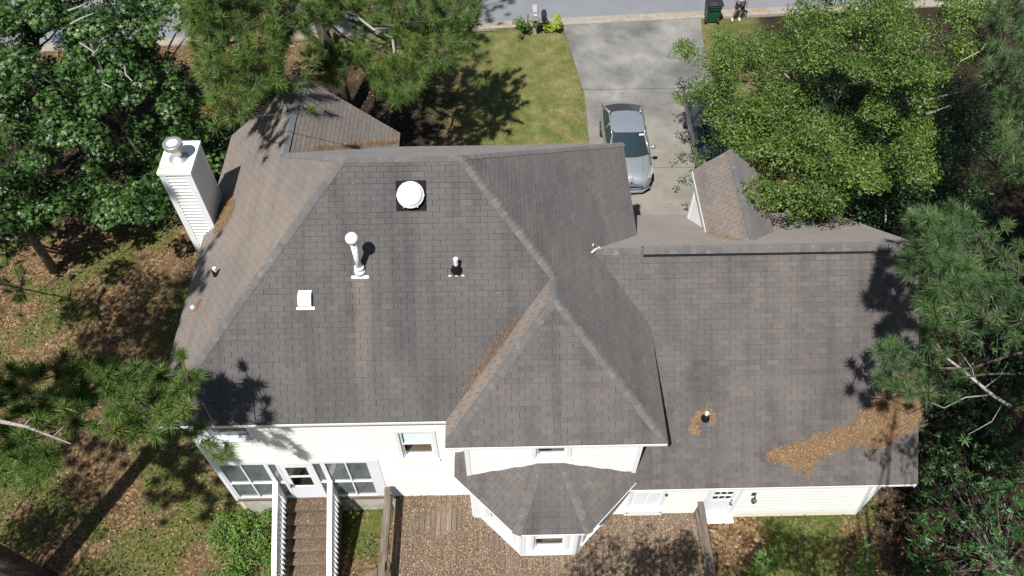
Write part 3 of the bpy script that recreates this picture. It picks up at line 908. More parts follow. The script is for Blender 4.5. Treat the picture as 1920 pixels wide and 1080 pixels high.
fl = MB(); fl.box(-7.4, 3.0, YM + .02, 16.8, 1.05, 1.2); fl.box(-7.4, 3.0, YM + .14, 16.8, 3.62, 3.74); fl.box(-.82, 3.0, YTw + .13, YM + .13, 3.62, 3.74)
fl.hull([(-.7, 8.2, 1.05), (.4, 7.12, 1.05), (1.76, 7.12, 1.05), (2.8, 8.2, 1.05), (2.8, 8.7, 1.05), (-.7, 8.7, 1.05)], [(-.7, 8.2, 1.2), (.4, 7.12, 1.2), (1.76, 7.12, 1.2), (2.8, 8.2, 1.2), (2.8, 8.7, 1.2), (-.7, 8.7, 1.2)])
fl.build('floor', M['wood_floor'], house)
iw = MB(); iw.box(-7.4, 3.0, 12.0, 12.1, 1.21, 3.6); iw.box(-7.4, 3.0, 11.6, 11.7, 3.75, 6.1); iw.box(-3.3, -3.2, YM + .15, 12, 1.21, 3.6)
iw.build('interior_wall', M['interior_wall'], house)

# sunroom glazing with its glass door
gz = part_empty('sunroom_glazing')
fr = MB()
def bar(a, c, e, f, d0=-.06, d1=.02): fr.obox(Pm, X1, MY1, a, c, d0, d1, e, f)
z0s, z1s = 1.27, 3.49
for a, c in ((-7.455, -7.40), (-6.865, -6.825), (-6.25, -6.14), (-4.80, -4.68), (-4.165, -4.125), (-3.60, -3.425)): bar(a, c, z0s, z1s)
for a, c in ((-7.399, -6.866), (-6.824, -6.251), (-6.139, -5.941), (-4.989, -4.801), (-4.679, -4.166), (-4.124, -3.601)):
    bar(a, c, z0s, z0s + .05); bar(a, c, z1s - .05, z1s); bar(a, c, 2.23, 2.27)
for a, c in ((-5.94, -5.87), (-5.06, -4.99)): bar(a, c, z0s, z1s, -.06, .035)
bar(-5.869, -5.061, 3.40, z1s, -.06, .035)
fr.build('glazing_frame', M['trim'], gz)
for a, c in ((-7.399, -6.866), (-6.824, -6.251), (-6.139, -5.941), (-4.989, -4.801), (-4.679, -4.166), (-4.124, -3.601)):
    for e, f in ((z0s + .05, 2.23), (2.27, z1s - .05)):
        g = MB(); g.poly([(a, YM + .02, e), (c, YM + .02, e), (c, YM + .02, f), (a, YM + .02, f)])
        g.build('pane', M['milky_glass'], gz)
dr = MB()
for a, c, e, f in ((-5.868, -5.74, z0s, 3.39), (-5.19, -5.062, z0s, 3.39), (-5.739, -5.191, z0s, 2.02), (-5.739, -5.191, 3.24, 3.39), (-5.739, -5.191, 2.62, 2.66)): dr.obox(Pm, X1, MY1, a, c, -.02, .025, e, f)
sd = dr.build('storm_door', M['door'], house)
for e, f in ((2.02, 2.62), (2.66, 3.24)):
    g = MB(); g.poly([(-5.739, YM - .002, e), (-5.191, YM - .002, e), (-5.191, YM - .002, f), (-5.739, YM - .002, f)]); g.build('pane', M['pane_dark'], sd)
hb = MB(); hb.lathe((-5.80, YM - .025, 2.15), MY1, [(.045, 0), (.045, .012), (.02, .014), (.02, .05), (.034, .052), (.034, .075), (0, .082)], 10); hb.build('handle', M['brass'], sd)

# bay: three faces and a pilaster
bp = [(-.88, 8.14), (-.73, 8.14), (.372, 7.052), (1.785, 7.052), (2.892, 8.15)]
bw = []
for i, ((x0, y0), (x1, y1)) in enumerate(zip(bp[1:-1], bp[2:])):
    u = np.array([x1 - x0, y1 - y0, 0]); Lq = np.linalg.norm(u); u /= Lq
    nrm = np.array([u[1], -u[0], 0]); P = (x0, y0, 0)
    wz = (.30, Lq - .30, 1.63, 3.2)
    wall('bay_wall', P, u, nrm, .0, Lq, 1.21, 3.80, [wz], 'siding_white')
    window(P, u, nrm, *wz, blind=(i == 1), old=(i != 0))
    for ua in (.0, Lq - .085):
        tb = MB(); tb.obox(P, u, nrm, ua, ua + .085, .0, .028, 1.21, 3.79); tb.build('corner_board', M['trim'], house)
tb = MB(); tb.box(-.90, -.72, 8.105, YM, 1.12, 3.80); tb.build('pilaster', M['trim'], house)

# garage rear wall
YG = 8.14; Pg = np.array([0, YG, 0])
gd = (5.36, 6.10, .93, 3.02); gp_ = (3.30, 4.12, 1.62, 2.92)
wall('garage_wall', Pg, X1, MY1, 2.9, 9.76, .84, 3.60, [gd, gp_])
fb = MB(); fb.box(2.9, 9.74, YG + .02, YG + .25, .3, .839); fb.build('foundation', M['foundation'], house)
tb = MB(); tb.obox(Pg, X1, MY1, 9.66, 9.775, .0, .028, .84, 3.6); tb.build('corner_board', M['trim'], house)
for (a, c, e, f) in ((gd[0] - .10, gd[0], .93, 3.12), (gd[1], gd[1] + .10, .93, 3.12), (gd[0], gd[1], 3.02, 3.12), (gp_[0] - .08, gp_[0], 1.62, 3.0), (gp_[1], gp_[1] + .08, 1.62, 3.0), (gp_[0], gp_[1], 2.92, 3.0)):
    tb = MB(); tb.obox(Pg, X1, MY1, a, c, .0, .035, e, f); tb.build('door_casing', M['trim'], house)
d = MB()
a, c, e, f = gd
for q_ in ((a, a + .12, e, f), (c - .12, c, e, f), (a + .12, c - .12, e, 1.15), (a + .12, c - .12, 2.88, f), (a + .12, c - .12, 1.85, 2.02)): d.obox(Pg, X1, MY1, q_[0], q_[1], -.05, .0, q_[2], q_[3])
d.obox(Pg, X1, MY1, a + .12, c - .12, -.045, -.015, 1.15, 1.85)
lw = (c - a - .24)
for i in (1, 2): d.obox(Pg, X1, MY1, a + .12 + lw * i / 3 - .012, a + .12 + lw * i / 3 + .012, -.045, -.004, 2.02, 2.88)
for i in (1, 2): d.obox(Pg, X1, MY1, a + .12, c - .12, -.044, -.005, 2.02 + .86 * i / 3 - .012, 2.02 + .86 * i / 3 + .012)
gdo = d.build('garage_door', M['door'], house)
for i in range(3):
    for j in range(3):
        g = MB(); ua, uc = a + .12 + lw * i / 3 + .012, a + .12 + lw * (i + 1) / 3 - .012; ea, ec = 2.02 + .86 * j / 3 + .012, 2.02 + .86 * (j + 1) / 3 - .012
        g.poly([(ua, YG + .03, ea), (uc, YG + .03, ea), (uc, YG + .03, ec), (ua, YG + .03, ec)]); g.build('pane', M['pane_dark'], gdo)
hb = MB(); hb.lathe((c - .07, YG, 1.86), MY1, [(.035, 0), (.035, .012), (.018, .014), (.018, .045), (.034, .05), (.034, .08), (0, .088)], 10)
hb.lathe((c - .07, YG, 2.02), MY1, [(.03, 0), (.03, .015), (0, .02)], 10); hb.build('handle', M['brass'], gdo)
th = MB(); th.box(gd[0] - .16, gd[1] + .22, YG - .19, YG - .0, .60, .82); th.box(gd[0] - .1, gd[1] + .1, YG - .06, YG - .0, .83, .925); th.build('threshold', M['old_trim'], house)
d = MB(); a, c, e, f = gp_
d.obox(Pg, X1, MY1, a, c, -.05, -.01, e, f)
for i in range(2):
    ua = a + .08 + i * (c - a - .08) / 2
    d.obox(Pg, X1, MY1, ua, ua + (c - a) / 2 - .12, -.009, .008, e + .12, f - .25)
shp = d.build('shutter_panel', M['door'], house)
for ua, ze_ in ((a - .04, e - .12), (c + .05, e - .1), (c + .05, e + 1.02)):
    hb = MB(); hb.lathe((ua, YG - .06, ze_), MY1, [(.045, 0), (.045, .02), (.02, .025), (.03, .05), (0, .06)], 8); hb.build('hinge', M['brass'], shp)
lg = MB(); lg.box(a - .1, c + .1, YG - .10, YG - .0, 1.30, 1.60); lg.build('ledge', M['old_trim'], house)
# black wall lamp beside the garage door
lm = MB(); lm.box(6.46, 6.58, YG - .03, YG - .0, 2.36, 2.52); lm.tube([(6.52, YG - .02, 2.47), (6.52, YG - .12, 2.53), (6.52, YG - .17, 2.47)], .012, 6)
lm.lathe((6.52, YG - .17, 2.22), (0, 0, 1), [(.02, 0), (.045, .02), (.055, .15), (.07, .16), (.05, .20), (.0, .23)], 8)
lamp = lm.build('wall_lamp', M['brass'], house)

# dormer walls
dwl = MB()
for sx_ in (-1, 1):
    xw = dX + sx_ * (dw - .1)
    ys = [yv - .35, 16.1]
    k = 0; zc = gfz(16.1) - .05
    while zc < de - .02:
        z2 = min(zc + .095, de + .05)
        ya = max(yGr + (zG - z2) / PG - .12, yv - .3)
        dwl.poly([(xw + sx_ * .012, ya, zc), (xw + sx_ * .012, 16.1, zc), (xw, 16.1, z2), (xw, ya, z2)])
        zc = z2
dwl.hull([(dX - dw + .1, 16.0, 3.9), (dX + dw - .1, 16.0, 3.9), (dX + dw - .1, 16.0, de + .02), (dX, 16.0, dz - .08), (dX - dw + .1, 16.0, de + .02)],
         [(dX - dw + .1, 16.11, 3.9), (dX + dw - .1, 16.11, 3.9), (dX + dw - .1, 16.11, de + .02), (dX, 16.11, dz - .08), (dX - dw + .1, 16.11, de + .02)])
dwl.build('dormer_wall', M['siding_white'], dormer)
dco = MB(); dco.obox((dX - dw + .1, 16.1, 0), Y1, (-1.0, 0, 0), -.10, .02, .0, .025, gfz(16.1) - .05, de - .05); dco.build('corner_board', M['trim'], dormer)

# ------------------------------------------------------------------ chimney chase and roof fittings
ch = part_empty('chimney')
cx0, cx1, cy0, cy1, cz = -8.37, -7.64, 14.13, 15.17, 8.66
b = MB(); b.box(cx0 + .02, cx1 - .02, cy0 + .02, cy1 - .02, 0, cz); b.build('chase_core', M['interior_wall'], ch)
b = MB()
for P, u, n, L_ in (((cx0, cy0, 0), X1, MY1, cx1 - cx0), ((cx1, cy0, 0), Y1, X1, cy1 - cy0), ((cx1, cy1, 0), -X1, Y1, cx1 - cx0), ((cx0, cy1, 0), MY1, -X1, cy1 - cy0)):
    siding(b, np.array(P) - np.array(n) * .012, u, n, .0, L_, 0.3, cz - .02, (), .118, .040)
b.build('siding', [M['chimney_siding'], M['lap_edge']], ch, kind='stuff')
b = MB()
for X_, Y_, sx_, sy_ in ((cx0, cy0, 1, 1), (cx1, cy0, -1, 1), (cx1, cy1, -1, -1), (cx0, cy1, 1, -1)):
    b.box(min(X_ - sx_ * .03, X_ + sx_ * .13), max(X_ - sx_ * .03, X_ + sx_ * .13), min(Y_ - sy_ * .03, Y_ + sy_ * .004), max(Y_ - sy_ * .03, Y_ + sy_ * .004), .3, cz - .01)
    b.box(min(X_ - sx_ * .03, X_ + sx_ * .004), max(X_ - sx_ * .03, X_ + sx_ * .004), min(Y_ + sy_ * .005, Y_ + sy_ * .13), max(Y_ + sy_ * .005, Y_ + sy_ * .13), .3, cz - .01)
b.build('corner_board', M['trim'], ch)
m, nt, p = new_mat('rusty_white_chase_cover')
rs = ramp(nt, noise(nt, 3.2, 6, .7), [(.48, (0, 0, 0)), (.60, (1, 1, 1))])
gp2 = nt.nodes.new('ShaderNodeNewGeometry'); s2 = nt.nodes.new('ShaderNodeSeparateXYZ'); nt.links.new(gp2.outputs['Position'], s2.inputs[0])
near = ramp(nt, maths(nt, 'ADD', maths(nt, 'MULTIPLY', maths(nt, 'ABSOLUTE', maths(nt, 'ADD', s2.outputs[0], 8.22)), 1.5), maths(nt, 'MULTIPLY', maths(nt, 'ABSOLUTE', maths(nt, 'SUBTRACT', s2.outputs[1], 14.36)), 2.2)), [(.15, (1, 1, 1)), (1.3, (.0, .0, .0))])
f_ = maths(nt, 'MULTIPLY', maths(nt, 'ADD', rs, .30), near)
nt.links.new(mix(nt, f_, (.83, .84, .84), (.42, .17, .06)), p.inputs['Base Color']); p.inputs['Roughness'].default_value = .4
b = MB(); b.box(cx0 - .05, cx1 + .05, cy0 - .05, cy1 + .05, cz - .09, cz); b.box(cx0 - .03, cx1 + .03, cy0 - .03, cy1 + .03, cz + .001, cz + .018); b.build('chase_cover', m, ch)
b = MB(); fc = (-7.99, 14.60, cz + .018)
b.lathe(fc, (0, 0, 1), [(.25, 0), (.235, .02), (.13, .10), (.12, .11), (.12, .34)], 24)
b.build('flue_pipe', M['galv'], ch, smooth=False)
b = MB()
b.lathe((fc[0], fc[1], cz + .37), (0, 0, 1), [(.225, 0), (.235, .005), (.235, .13), (.225, .14)], 28)
b.build('flue_band', M['galv'], ch)
b = MB(); b.lathe((fc[0], fc[1], cz + .37), (0, 0, 1), [(.223, .138), (.215, .128), (.12, .142), (0, .147)], 28)
for k in range(4):
    t = k * 1.57 + .4; b.tube([(fc[0] + .13 * math.cos(t), fc[1] + .13 * math.sin(t), cz + .3), (fc[0] + .2 * math.cos(t), fc[1] + .2 * math.sin(t), cz + .41)], .012, 5)
b.build('flue_cap', M['white_metal'], ch)
# attic fan dome
def rear_p(x, y): return np.array([x, y, Ze + PI_ * (y - yB)])
vs = np.array([0, 1, PI_]); vs /= np.linalg.norm(vs)
fcn = rear_p(-2.005, 12.28)
b = MB(); qd = [fcn + X1 * a + vs * c for a, c in ((-.335, -.335), (.335, -.335), (.335, .335), (-.335, .335))]
b.hull([p_ + rear_n * .01 for p_ in qd], [p_ + rear_n * .03 for p_ in qd]); fan = b.build('attic_fan', M['black'], house)
b = MB(); b.lathe(fcn + rear_n * .03, rear_n + np.array([0, 0, .25]), [(.20, 0), (.20, .08), (.295, .082), (.305, .10), (.30, .12), (.272, .126), (.268, .145), (.252, .18), (.22, .212), (.17, .24), (.10, .258), (0, .265)], 32)
b.build('fan_dome', M['white_metal'], fan, smooth=True)
b = MB()
for k in range(6): 
    t = k * 1.047; e1 = X1 * math.cos(t) + vs * math.sin(t); b.tube([fcn + e1 * .295 + rear_n * .10, fcn + e1 * .302 + rear_n * .16], .012, 5)
b.build('dome_clip', M['white_metal'], fan)
# tall flaking flue with ball cap
fb_ = rear_p(-3.186, 11.03)
b = MB()
b.tube([fb_ - [0, 0, .05], fb_ + [0, 0, 1.06]], .068, 14); flue = b.build('flue', M['flaking'], house, smooth=True)
b = MB(); b.lathe(fb_ + [0, 0, 1.03], (0, 0, 1), [(.075, 0), (.125, .02), (.145, .07), (.14, .13), (.10, .185), (.05, .21), (0, .215)], 20); b.build('ball_cap', M['white_metal'], flue, smooth=True)
b = MB(); b.lathe(fb_ + [0, 0, -.02], (0, 0, 1), [(.14, 0), (.125, .06), (.085, .12), (.07, .14)], 18)
b.lathe(fb_ + [0, 0, .12], (0, 0, 1), [(.07, 0), (.11, .0), (.112, .03), (.07, .05)], 18); b.build('storm_collar', M['white_metal'], flue, smooth=True)
b = MB(); c0 = rear_p(-3.186, 10.93); qd = [c0 + X1 * a + vs * c for a, c in ((-.19, -.035), (.19, -.035), (.19, .03), (-.19, .03))]
b.hull([p_ + rear_n * .012 for p_ in qd], [p_ + rear_n * .024 for p_ in qd]); qd = [c0 + X1 * a + vs * c for a, c in ((-.09, .03), (.09, .03), (.08, .14), (-.08, .14))]
b.hull([p_ + rear_n * .014 for p_ in qd], [p_ + rear_n * .05 for p_ in qd]); b.build('flashing', M['white_metal'], flue)
# box vent
b = MB(); c0 = rear_p(-4.42, 10.56)
def rq(c0, a0, a1, c_0, c_1): return [c0 + X1 * a + vs * c for a, c in ((a0, c_0), (a1, c_0), (a1, c_1), (a0, c_1))]
qd = rq(c0, -.2, .2, -.225, -.16); b.hull([p_ + rear_n * .012 for p_ in qd], [p_ + rear_n * .026 for p_ in qd])
lo = rq(c0, -.15, .15, -.16, .21); up_ = rq(c0, -.145, .145, -.12, .10)
b.hull([p_ + rear_n * .012 for p_ in lo], [p_ + rear_n * .13 for p_ in up_]); b.build('box_vent', M['white_metal'], house)
# black booted plumbing stacks with white pipes
def stack(c0, nn, h=.30, r=.045, boot=True, rb=.075):
    b = MB(); b.tube([c0 - [0, 0, .03], c0 + [0, 0, h]], r, 12); st_ = b.build('plumbing_stack', M['white_metal'], house)
    if boot:
        b = MB(); b.lathe(c0 + nn * .012, nn * .3 + np.array([0, 0, 1.0]), [(rb * 1.35, 0), (rb * 1.1, .05), (rb, .10), (r * 1.15, .17), (r * 1.02, .19)], 14); b.build('rubber_boot', M['black'], st_)
    return st_
st_ = stack(rear_p(-1.034, 11.02), rear_n, .40, .052, True, .10)
b = MB(); c0 = rear_p(-1.034, 10.99)
for a in (-.15, .0, .14): qd = rq(c0, a - .03, a + .03, -.10, -.075); b.hull([p_ + rear_n * .013 for p_ in qd], [p_ + rear_n * .022 for p_ in qd])
b.build('sealant', M['white_metal'], st_)
def left_p(x, y): return np.array([x, y, Ze + PI_ * (x - xL)])
stack(left_p(-6.98, 12.07), left_n, .26, .045, True, .07)
def gar_p(x, y): return np.array([x, y, zG - PG * (yGr - y)])
stack(gar_p(4.94, 9.14), gr_n, .28, .045, True, .085)
b = MB(); c0 = left_p(-7.53, 11.42)
lu = np.array([1, 0, PI_]); lu /= np.linalg.norm(lu)
b.lathe(c0 + left_n * .02, left_n, [(.11, 0), (.10, .06), (.06, .10), (0, .11)], 12); b.build('flapper_vent', M['galv'], house)
b = MB(); qd = [c0 + Y1 * a + lu * c for a, c in ((-.14, .02), (.14, .02), (.13, .24), (-.12, .20))]
b.hull([p_ + left_n * .014 for p_ in qd], [p_ + left_n * .03 for p_ in qd]); b.build('rusty_flashing', simple('rust', (.26, .10, .04), .8, .5, 12), house)
# torn white flashing at the garage ridge end
b = MB(); c0 = np.array([2.28, 12.36, 7.5])
for i in range(5):
    a = rng.uniform(-.14, .14, 3) * [1, .8, .3]; e = a + rng.uniform(-.13, .13, 3) * [1, .8, .5]
    b.tube([c0 + a + [0, 0, .06], c0 + e + [0, 0, .09]], .014, 4)
b.build('torn_flashing', M['white_metal'], house)
# repaired patch of bluish roll caps on the wing ridge
b = MB(); m = simple('bluish_ridge_patch', (.17, .18, .185), .8, .35, 8)
for k in range(3):
    y0 = yW - 1.9 - k * .62
    for sgn, nn in ((-1, left_n), (1, wr_n)):
        f = np.array([sgn * math.cos(math.atan(PI_)), 0, -math.sin(math.atan(PI_))])
        c0 = np.array([wx, y0, zw + .03 + .006 * k])
        qd = [c0, c0 + Y1 * .64, c0 + Y1 * .62 + f * .135, c0 + Y1 * .02 + f * .135]
        if sgn > 0: qd = qd[::-1]
        b.hull(qd, [p_ + nn * .012 for p_ in qd])
b.build('ridge_patch', m, roof)

# ------------------------------------------------------------------ stairs with white railings
stairs = thing('staircase', (-5.4, 8.0, 0), 'brown wooden steps with two chipped white railings below the glass door', 'stairs')
SX0, SX1 = -6.16, -4.72
noses = [8.40 - .31 * k for k in range(8)]
for k, yn in enumerate(noses):
    zt_ = 1.20 - .165 * k
    y1 = YM - .06 if k == 0 else noses[k - 1] - .02
    b = MB()
    if k == 0:
        for j in range(2): b.box(SX0, SX1, yn + j * (y1 - yn) / 2 + .004, yn + (j + 1) * (y1 - yn) / 2 - .004, zt_ - .04, zt_)
    else: b.box(SX0, SX1, yn - .025, y1 + .03, zt_ - .04, zt_)
    b.build('tread', M['step'], stairs)
    b = MB(); b.box(SX0 + .02, SX1 - .02, yn + .004, yn + .028, zt_ - .165, zt_ - .041); b.build('riser', M['rail_wood'], stairs)
for xs_ in (SX0 - .045, SX1 + .005):
    b = MB()
    qd = [(xs_, YM - .06, .62), (xs_, YM - .06, 1.22), (xs_, 8.42, 1.22), (xs_, noses[-1] - .1, -.02), (xs_, noses[-1] + .25, -.12)]
    b.hull(qd[::-1], [(x + .04, y, z) for x, y, z in qd[::-1]]); b.build('stringer', M['step'], stairs)
bal = None
RZ = lambda y: 2.42 - .585 * (8.68 - y)
for xr in (SX0 - .005, SX1 + .005):
    b = MB(); y0, y1 = 8.74, noses[-1] - .05
    qd = [(xr - .065, y0, RZ(y0)), (xr + .065, y0, RZ(y0)), (xr + .065, y1, RZ(y1)), (xr - .065, y1, RZ(y1))]
    b.hull([np.array(q_) - [0, 0, .04] for q_ in qd], qd); b.build('handrail', M['rail_white'], stairs)
    b = MB(); qd = [(xr - .02, y0, RZ(y0) - .04), (xr + .02, y0, RZ(y0) - .04), (xr + .02, y1, RZ(y1) - .04), (xr - .02, y1, RZ(y1) - .04)]
    b.hull([np.array(q_) - [0, 0, .09] for q_ in qd], qd); b.build('rail', M['rail_white'], stairs)
    b = MB(); qd = [(xr - .02, y0, RZ(y0) - .90), (xr + .02, y0, RZ(y0) - .90), (xr + .02, y1, RZ(y1) - .90), (xr - .02, y1, RZ(y1) - .90)]
    b.hull([np.array(q_) - [0, 0, .09] for q_ in qd], qd); b.build('rail', M['rail_white'], stairs)
    if bal is None:
        b = MB(); b.box(-.02, .02, -.02, .02, -1.02, 0); bal = b.mesh('baluster', M['rail_white'], np.zeros(3))
    yb_ = 8.60
    while yb_ > y1 + .05:
        link('baluster', bal, stairs, (xr + .042, yb_, RZ(yb_) - .045)); yb_ -= .118
    for yp in (8.70, y1 + .02):
        b = MB(); b.box(xr - .045, xr + .045, yp - .045, yp + .045, 0.0 if yp < 8 else .9, RZ(yp) - .041); b.build('newel_post', M['rail_white'], stairs)
b = MB(); c0 = at_z(690, 1071, .25)
b.hull([c0 + np.array(q_) for q_ in ((-.36, -.22, -.04), (.26, .08, -.04), (.26, -.9, -.04), (-.36, -.9, -.04))], [c0 + np.array(q_) for q_ in ((-.36, -.22, 0), (.26, .08, 0), (.26, -.9, 0), (-.36, -.9, 0))])
tag(b.build('wooden_landing', M['rail_wood']), 'grey timber landing low on the ground between the stairs and the deck', 'landing')

# ------------------------------------------------------------------ deck
deck = thing('deck', (1.0, 7.0, 1.1), 'weathered brown plank deck covered in fallen leaves behind the house', 'deck')
def wall_line(x):
    return float(np.interp(x, [-3.5, -.89, -.88, -.73, .372, 1.785, 2.892, 2.9, 6], [YM, YM, 8.14, 8.14, 7.052, 7.052, 8.15, YG, YG]))
xd = -3.13; DZ = 1.20
while xd < 5.25:
    w_ = .139; ye = min(wall_line(xd), wall_line(xd + w_)) + .06
    for ya, yb_ in ((3.0, 6.03 if (int(xd * 7) % 2) else 5.4), (6.036 if (int(xd * 7) % 2) else 5.406, ye)):
        b = MB(); dz_ = random.uniform(-.006, .004); b.box(xd + random.uniform(0, .004), xd + w_ - random.uniform(0, .004), ya, yb_, DZ - .035 + dz_, DZ + dz_)
        b.build('plank', M['deck'], deck)
    xd += w_ + .007
b = MB(); b.box(-3.12, 5.24, 3.0, 3.05, .95, 1.16); b.box(-3.12, -3.08, 3.05, 8.7, .95, 1.16); b.box(5.2, 5.24, 3.05, 8.1, .95, 1.16)
for x in (-1, 1, 3): b.box(x, x + .04, 3.06, 6.9, .95, 1.16)
b.build('joist', M['rail_wood'], deck)
for xr, yend, ex in ((-3.20, 8.66, 1), (5.16, 8.06, -1)):
    b = MB(); b.box(xr - .075, xr + .075, 3.0, yend, 2.10, 2.14); b.build('cap_rail', M['rail_wood'], deck)
    b = MB(); b.box(xr + ex * .03 - .02, xr + ex * .03 + .02, 3.0, yend - .03, 1.98, 2.095); b.build('rail', M['rail_wood'], deck)
    b = MB(); b.box(xr + ex * .03 - .02, xr + ex * .03 + .02, 3.0, yend - .03, 1.55, 1.66); b.build('rail', M['rail_wood'], deck)
    for yp in (yend - .08, yend - 2.1, yend - 4.0):
        b = MB(); b.box(xr - .065 - ex * .03, xr + .025 - ex * .03, yp - .045, yp + .045, .2, 2.098); b.build('rail_post', M['rail_wood'], deck)
    b = MB()
    qd = [(xr - .02, yend - .06, 1.22), (xr - .02, yend + .04, 1.22), (xr - .02, yend - .02, 2.09), (xr - .02, yend - .12, 2.09)]
    b.hull(qd, [(x + .04, y, z) for x, y, z in qd]); b.build('brace', M['rail_wood'], deck)

# ------------------------------------------------------------------ litter helpers (flat scraps as real geometry)
def scraps(name, P, N, size, tone, mat, aspect=.6, parent=None, kind='stuff', curl=.35, tilt=.35):
    """one bent quad (two triangles) per point: P (n,3), N (3,) or (n,3) normals, size (n,)"""
    n = len(P); N = np.broadcast_to(np.asarray(N, float), (n, 3))
    r = rng.normal(size=(n, 3)) * tilt + N
    r /= np.linalg.norm(r, axis=1)[:, None]
    t = rng.normal(size=(n, 3)); t -= r * np.sum(t * r, 1)[:, None]; t /= np.linalg.norm(t, axis=1)[:, None]
    s_ = np.cross(r, t)
    L = size[:, None]; W = L * aspect
    a = P - t * L / 2; b = P + t * L / 2
    c = P + s_ * W / 2 + r * L * curl * .3; d = P - s_ * W / 2 + r * L * curl * .3
    v = np.stack([a, c, b, d], 1).reshape(-1, 3)
    i = np.arange(n)[:, None] * 4
    tris = np.stack([i + [0, 2, 1], i + [0, 3, 2]], 1).reshape(-1, 3)
    return tri_mesh(name, v, tris, np.repeat(tone, 2), mat, parent, kind)
def spikes(name, P, D, L, w, tone, mat, parent=None, kind='stuff'):
    """one thin triangle per point, from P along D"""
    n = len(P)
    t = rng.normal(size=(n, 3)); t -= D * np.sum(t * D, 1)[:, None]; t /= np.linalg.norm(t, axis=1)[:, None] + 1e-9
    a = P - t * (w / 2)[:, None]; b = P + t * (w / 2)[:, None]; c = P + D * L[:, None]
    v = np.stack([a, b, c], 1).reshape(-1, 3)
    tris = np.arange(3 * n).reshape(-1, 3)
    return tri_mesh(name, v, tris, tone, mat, parent, kind)
def in_poly(x, y, poly):
    inside = np.zeros(len(x), bool)
    n = len(poly)
    for i in range(n):
        x0, y0 = poly[i]; x1, y1 = poly[(i + 1) % n]
        c = (y0 > y) != (y1 > y)
        with np.errstate(divide='ignore', invalid='ignore'):
            xi = (x1 - x0) * (y - y0) / (y1 - y0 + 1e-12) + x0
        inside ^= c & (x < xi)
    return inside

# leaves on the deck and the stairs
n = 135000
x = rng.uniform(-3.1, 5.2, n); y = rng.uniform(4.2, 8.8, n)
wl = np.interp(x, [-3.5, -.89, -.88, -.73, .372, 1.785, 2.892, 2.9, 6], [YM, YM, 8.14, 8.14, 7.052, 7.052, 8.15, YG, YG])
dens = .60 + .50 * wob(x, y, 1.1, 1) + .38 * wob(x, y, .30, 2)
bare = smooth01(.9, .35, np.hypot((x + 1.75) / 1.15, (y - 8.02) / .62)) + .5 * smooth01(.5, .2, np.abs(x + .3 - (7.6 - y) * .35)) * (y < 7.6)
dens = dens * (1 - .93 * np.clip(bare, 0, 1))
k = (y < wl - .02) & (rng.random(n) < dens)
x, y = x[k], y[k]
P = np.stack([x, y, DZ + .006 + rng.uniform(0, .022, len(x))], 1)
tag(scraps('deck_leaf_litter', P, (0, 0, 1), rng.uniform(.018, .054, len(x)), np.clip(rng.normal(.56, .27, len(x)), 0, 1), M['dead_leaf']),
    'loose drift of dry brown leaves lying over the deck planks', 'leaf litter')
Q = []
for k, yn in enumerate(noses):
    zt_ = 1.20 - .165 * k; y1 = YM - .08 if k == 0 else noses[k - 1] - .01
    m_ = int(1500 * (y1 - yn) / .31)
    yy_ = yn + (y1 - yn) * np.clip(rng.beta(1.6, 1.0, m_), 0, 1)
    Q.append(np.stack([rng.uniform(SX0 + .03, SX1 - .03, m_), yy_, np.full(m_, zt_) + rng.uniform(.004, .016, m_)], 1))
Q = np.concatenate(Q)
tag(scraps('stair_leaf_litter', Q, (0, 0, 1), rng.uniform(.018, .05, len(Q)), np.clip(rng.normal(.45, .2, len(Q)), 0, 1), M['dead_leaf']),
    'thin layer of brown leaf crumbs lying on the stair treads', 'leaf litter')

# pine needles on the roofs
def needle_pile(name, label, poly_px, n, plane_fn, nn, edge=.6, Lm=.13, w=.006, z=.02, seedk=0, group='drifts of fallen pine needles on the roof', flow=None, spread=3.0):
    xs_, ys_ = [p_[0] for p_ in poly_px], [p_[1] for p_ in poly_px]
    X_ = rng.uniform(min(xs_) - 6, max(xs_) + 6, n * 3); Y_ = rng.uniform(min(ys_) - 6, max(ys_) + 6, n * 3)
    jx = X_ + rng.normal(0, spread, n * 3) + 7 * edge * wob(X_, Y_, 26, seedk); jy = Y_ + rng.normal(0, spread, n * 3) + 6 * edge * wob(X_, Y_, 17, seedk + 1)
    k = in_poly(jx, jy, poly_px)
    X_, Y_ = X_[k][:n], Y_[k][:n]
    P = np.array([plane_fn(a, c) for a, c in zip(X_, Y_)]) + nn * .016 + nn * rng.uniform(0, z, (len(X_), 1))
    D = rng.normal(size=P.shape)
    if flow is not None: D = D + np.asarray(flow) * 1.3
    D -= nn * (D @ nn)[:, None]; D /= np.linalg.norm(D, axis=1)[:, None]
    D = D + nn * rng.normal(.03, .09, (len(P), 1))
    L_ = rng.uniform(.6, 1.3, len(P)) * Lm
    tag(spikes(name, P - D * L_[:, None] / 2, D, L_, np.full(len(P), w) * rng.uniform(.8, 1.6, len(P)), np.clip(rng.beta(2.2, 2.2, len(P)), 0, 1), M['straw']), label, 'pine needles', group)
f_gr = lambda a, c: on_plane(a, c, (0, -PG, 1), zG - PG * yGr)
f_gf = lambda a, c: on_plane(a, c, (0, PG, 1), zG + PG * yGr)
f_rear = lambda a, c: on_plane(a, c, (0, -PI_, 1), Ze - PI_ * yB)
f_left = lambda a, c: on_plane(a, c, (-PI_, 0, 1), Ze - PI_ * xL)
f_tl = lambda a, c: on_plane(a, c, (-PI_, 0, 1), Ze - PI_ * xT)
def f_tv(a, c):
    p1, p2 = f_rear(a, c), f_tl(a, c)
    return p1 if (p1 - CAM) @ FW < (p2 - CAM) @ FW else p2
f_wr = lambda a, c: on_plane(a, c, (PI_, 0, 1), Ze + PI_ * xW)
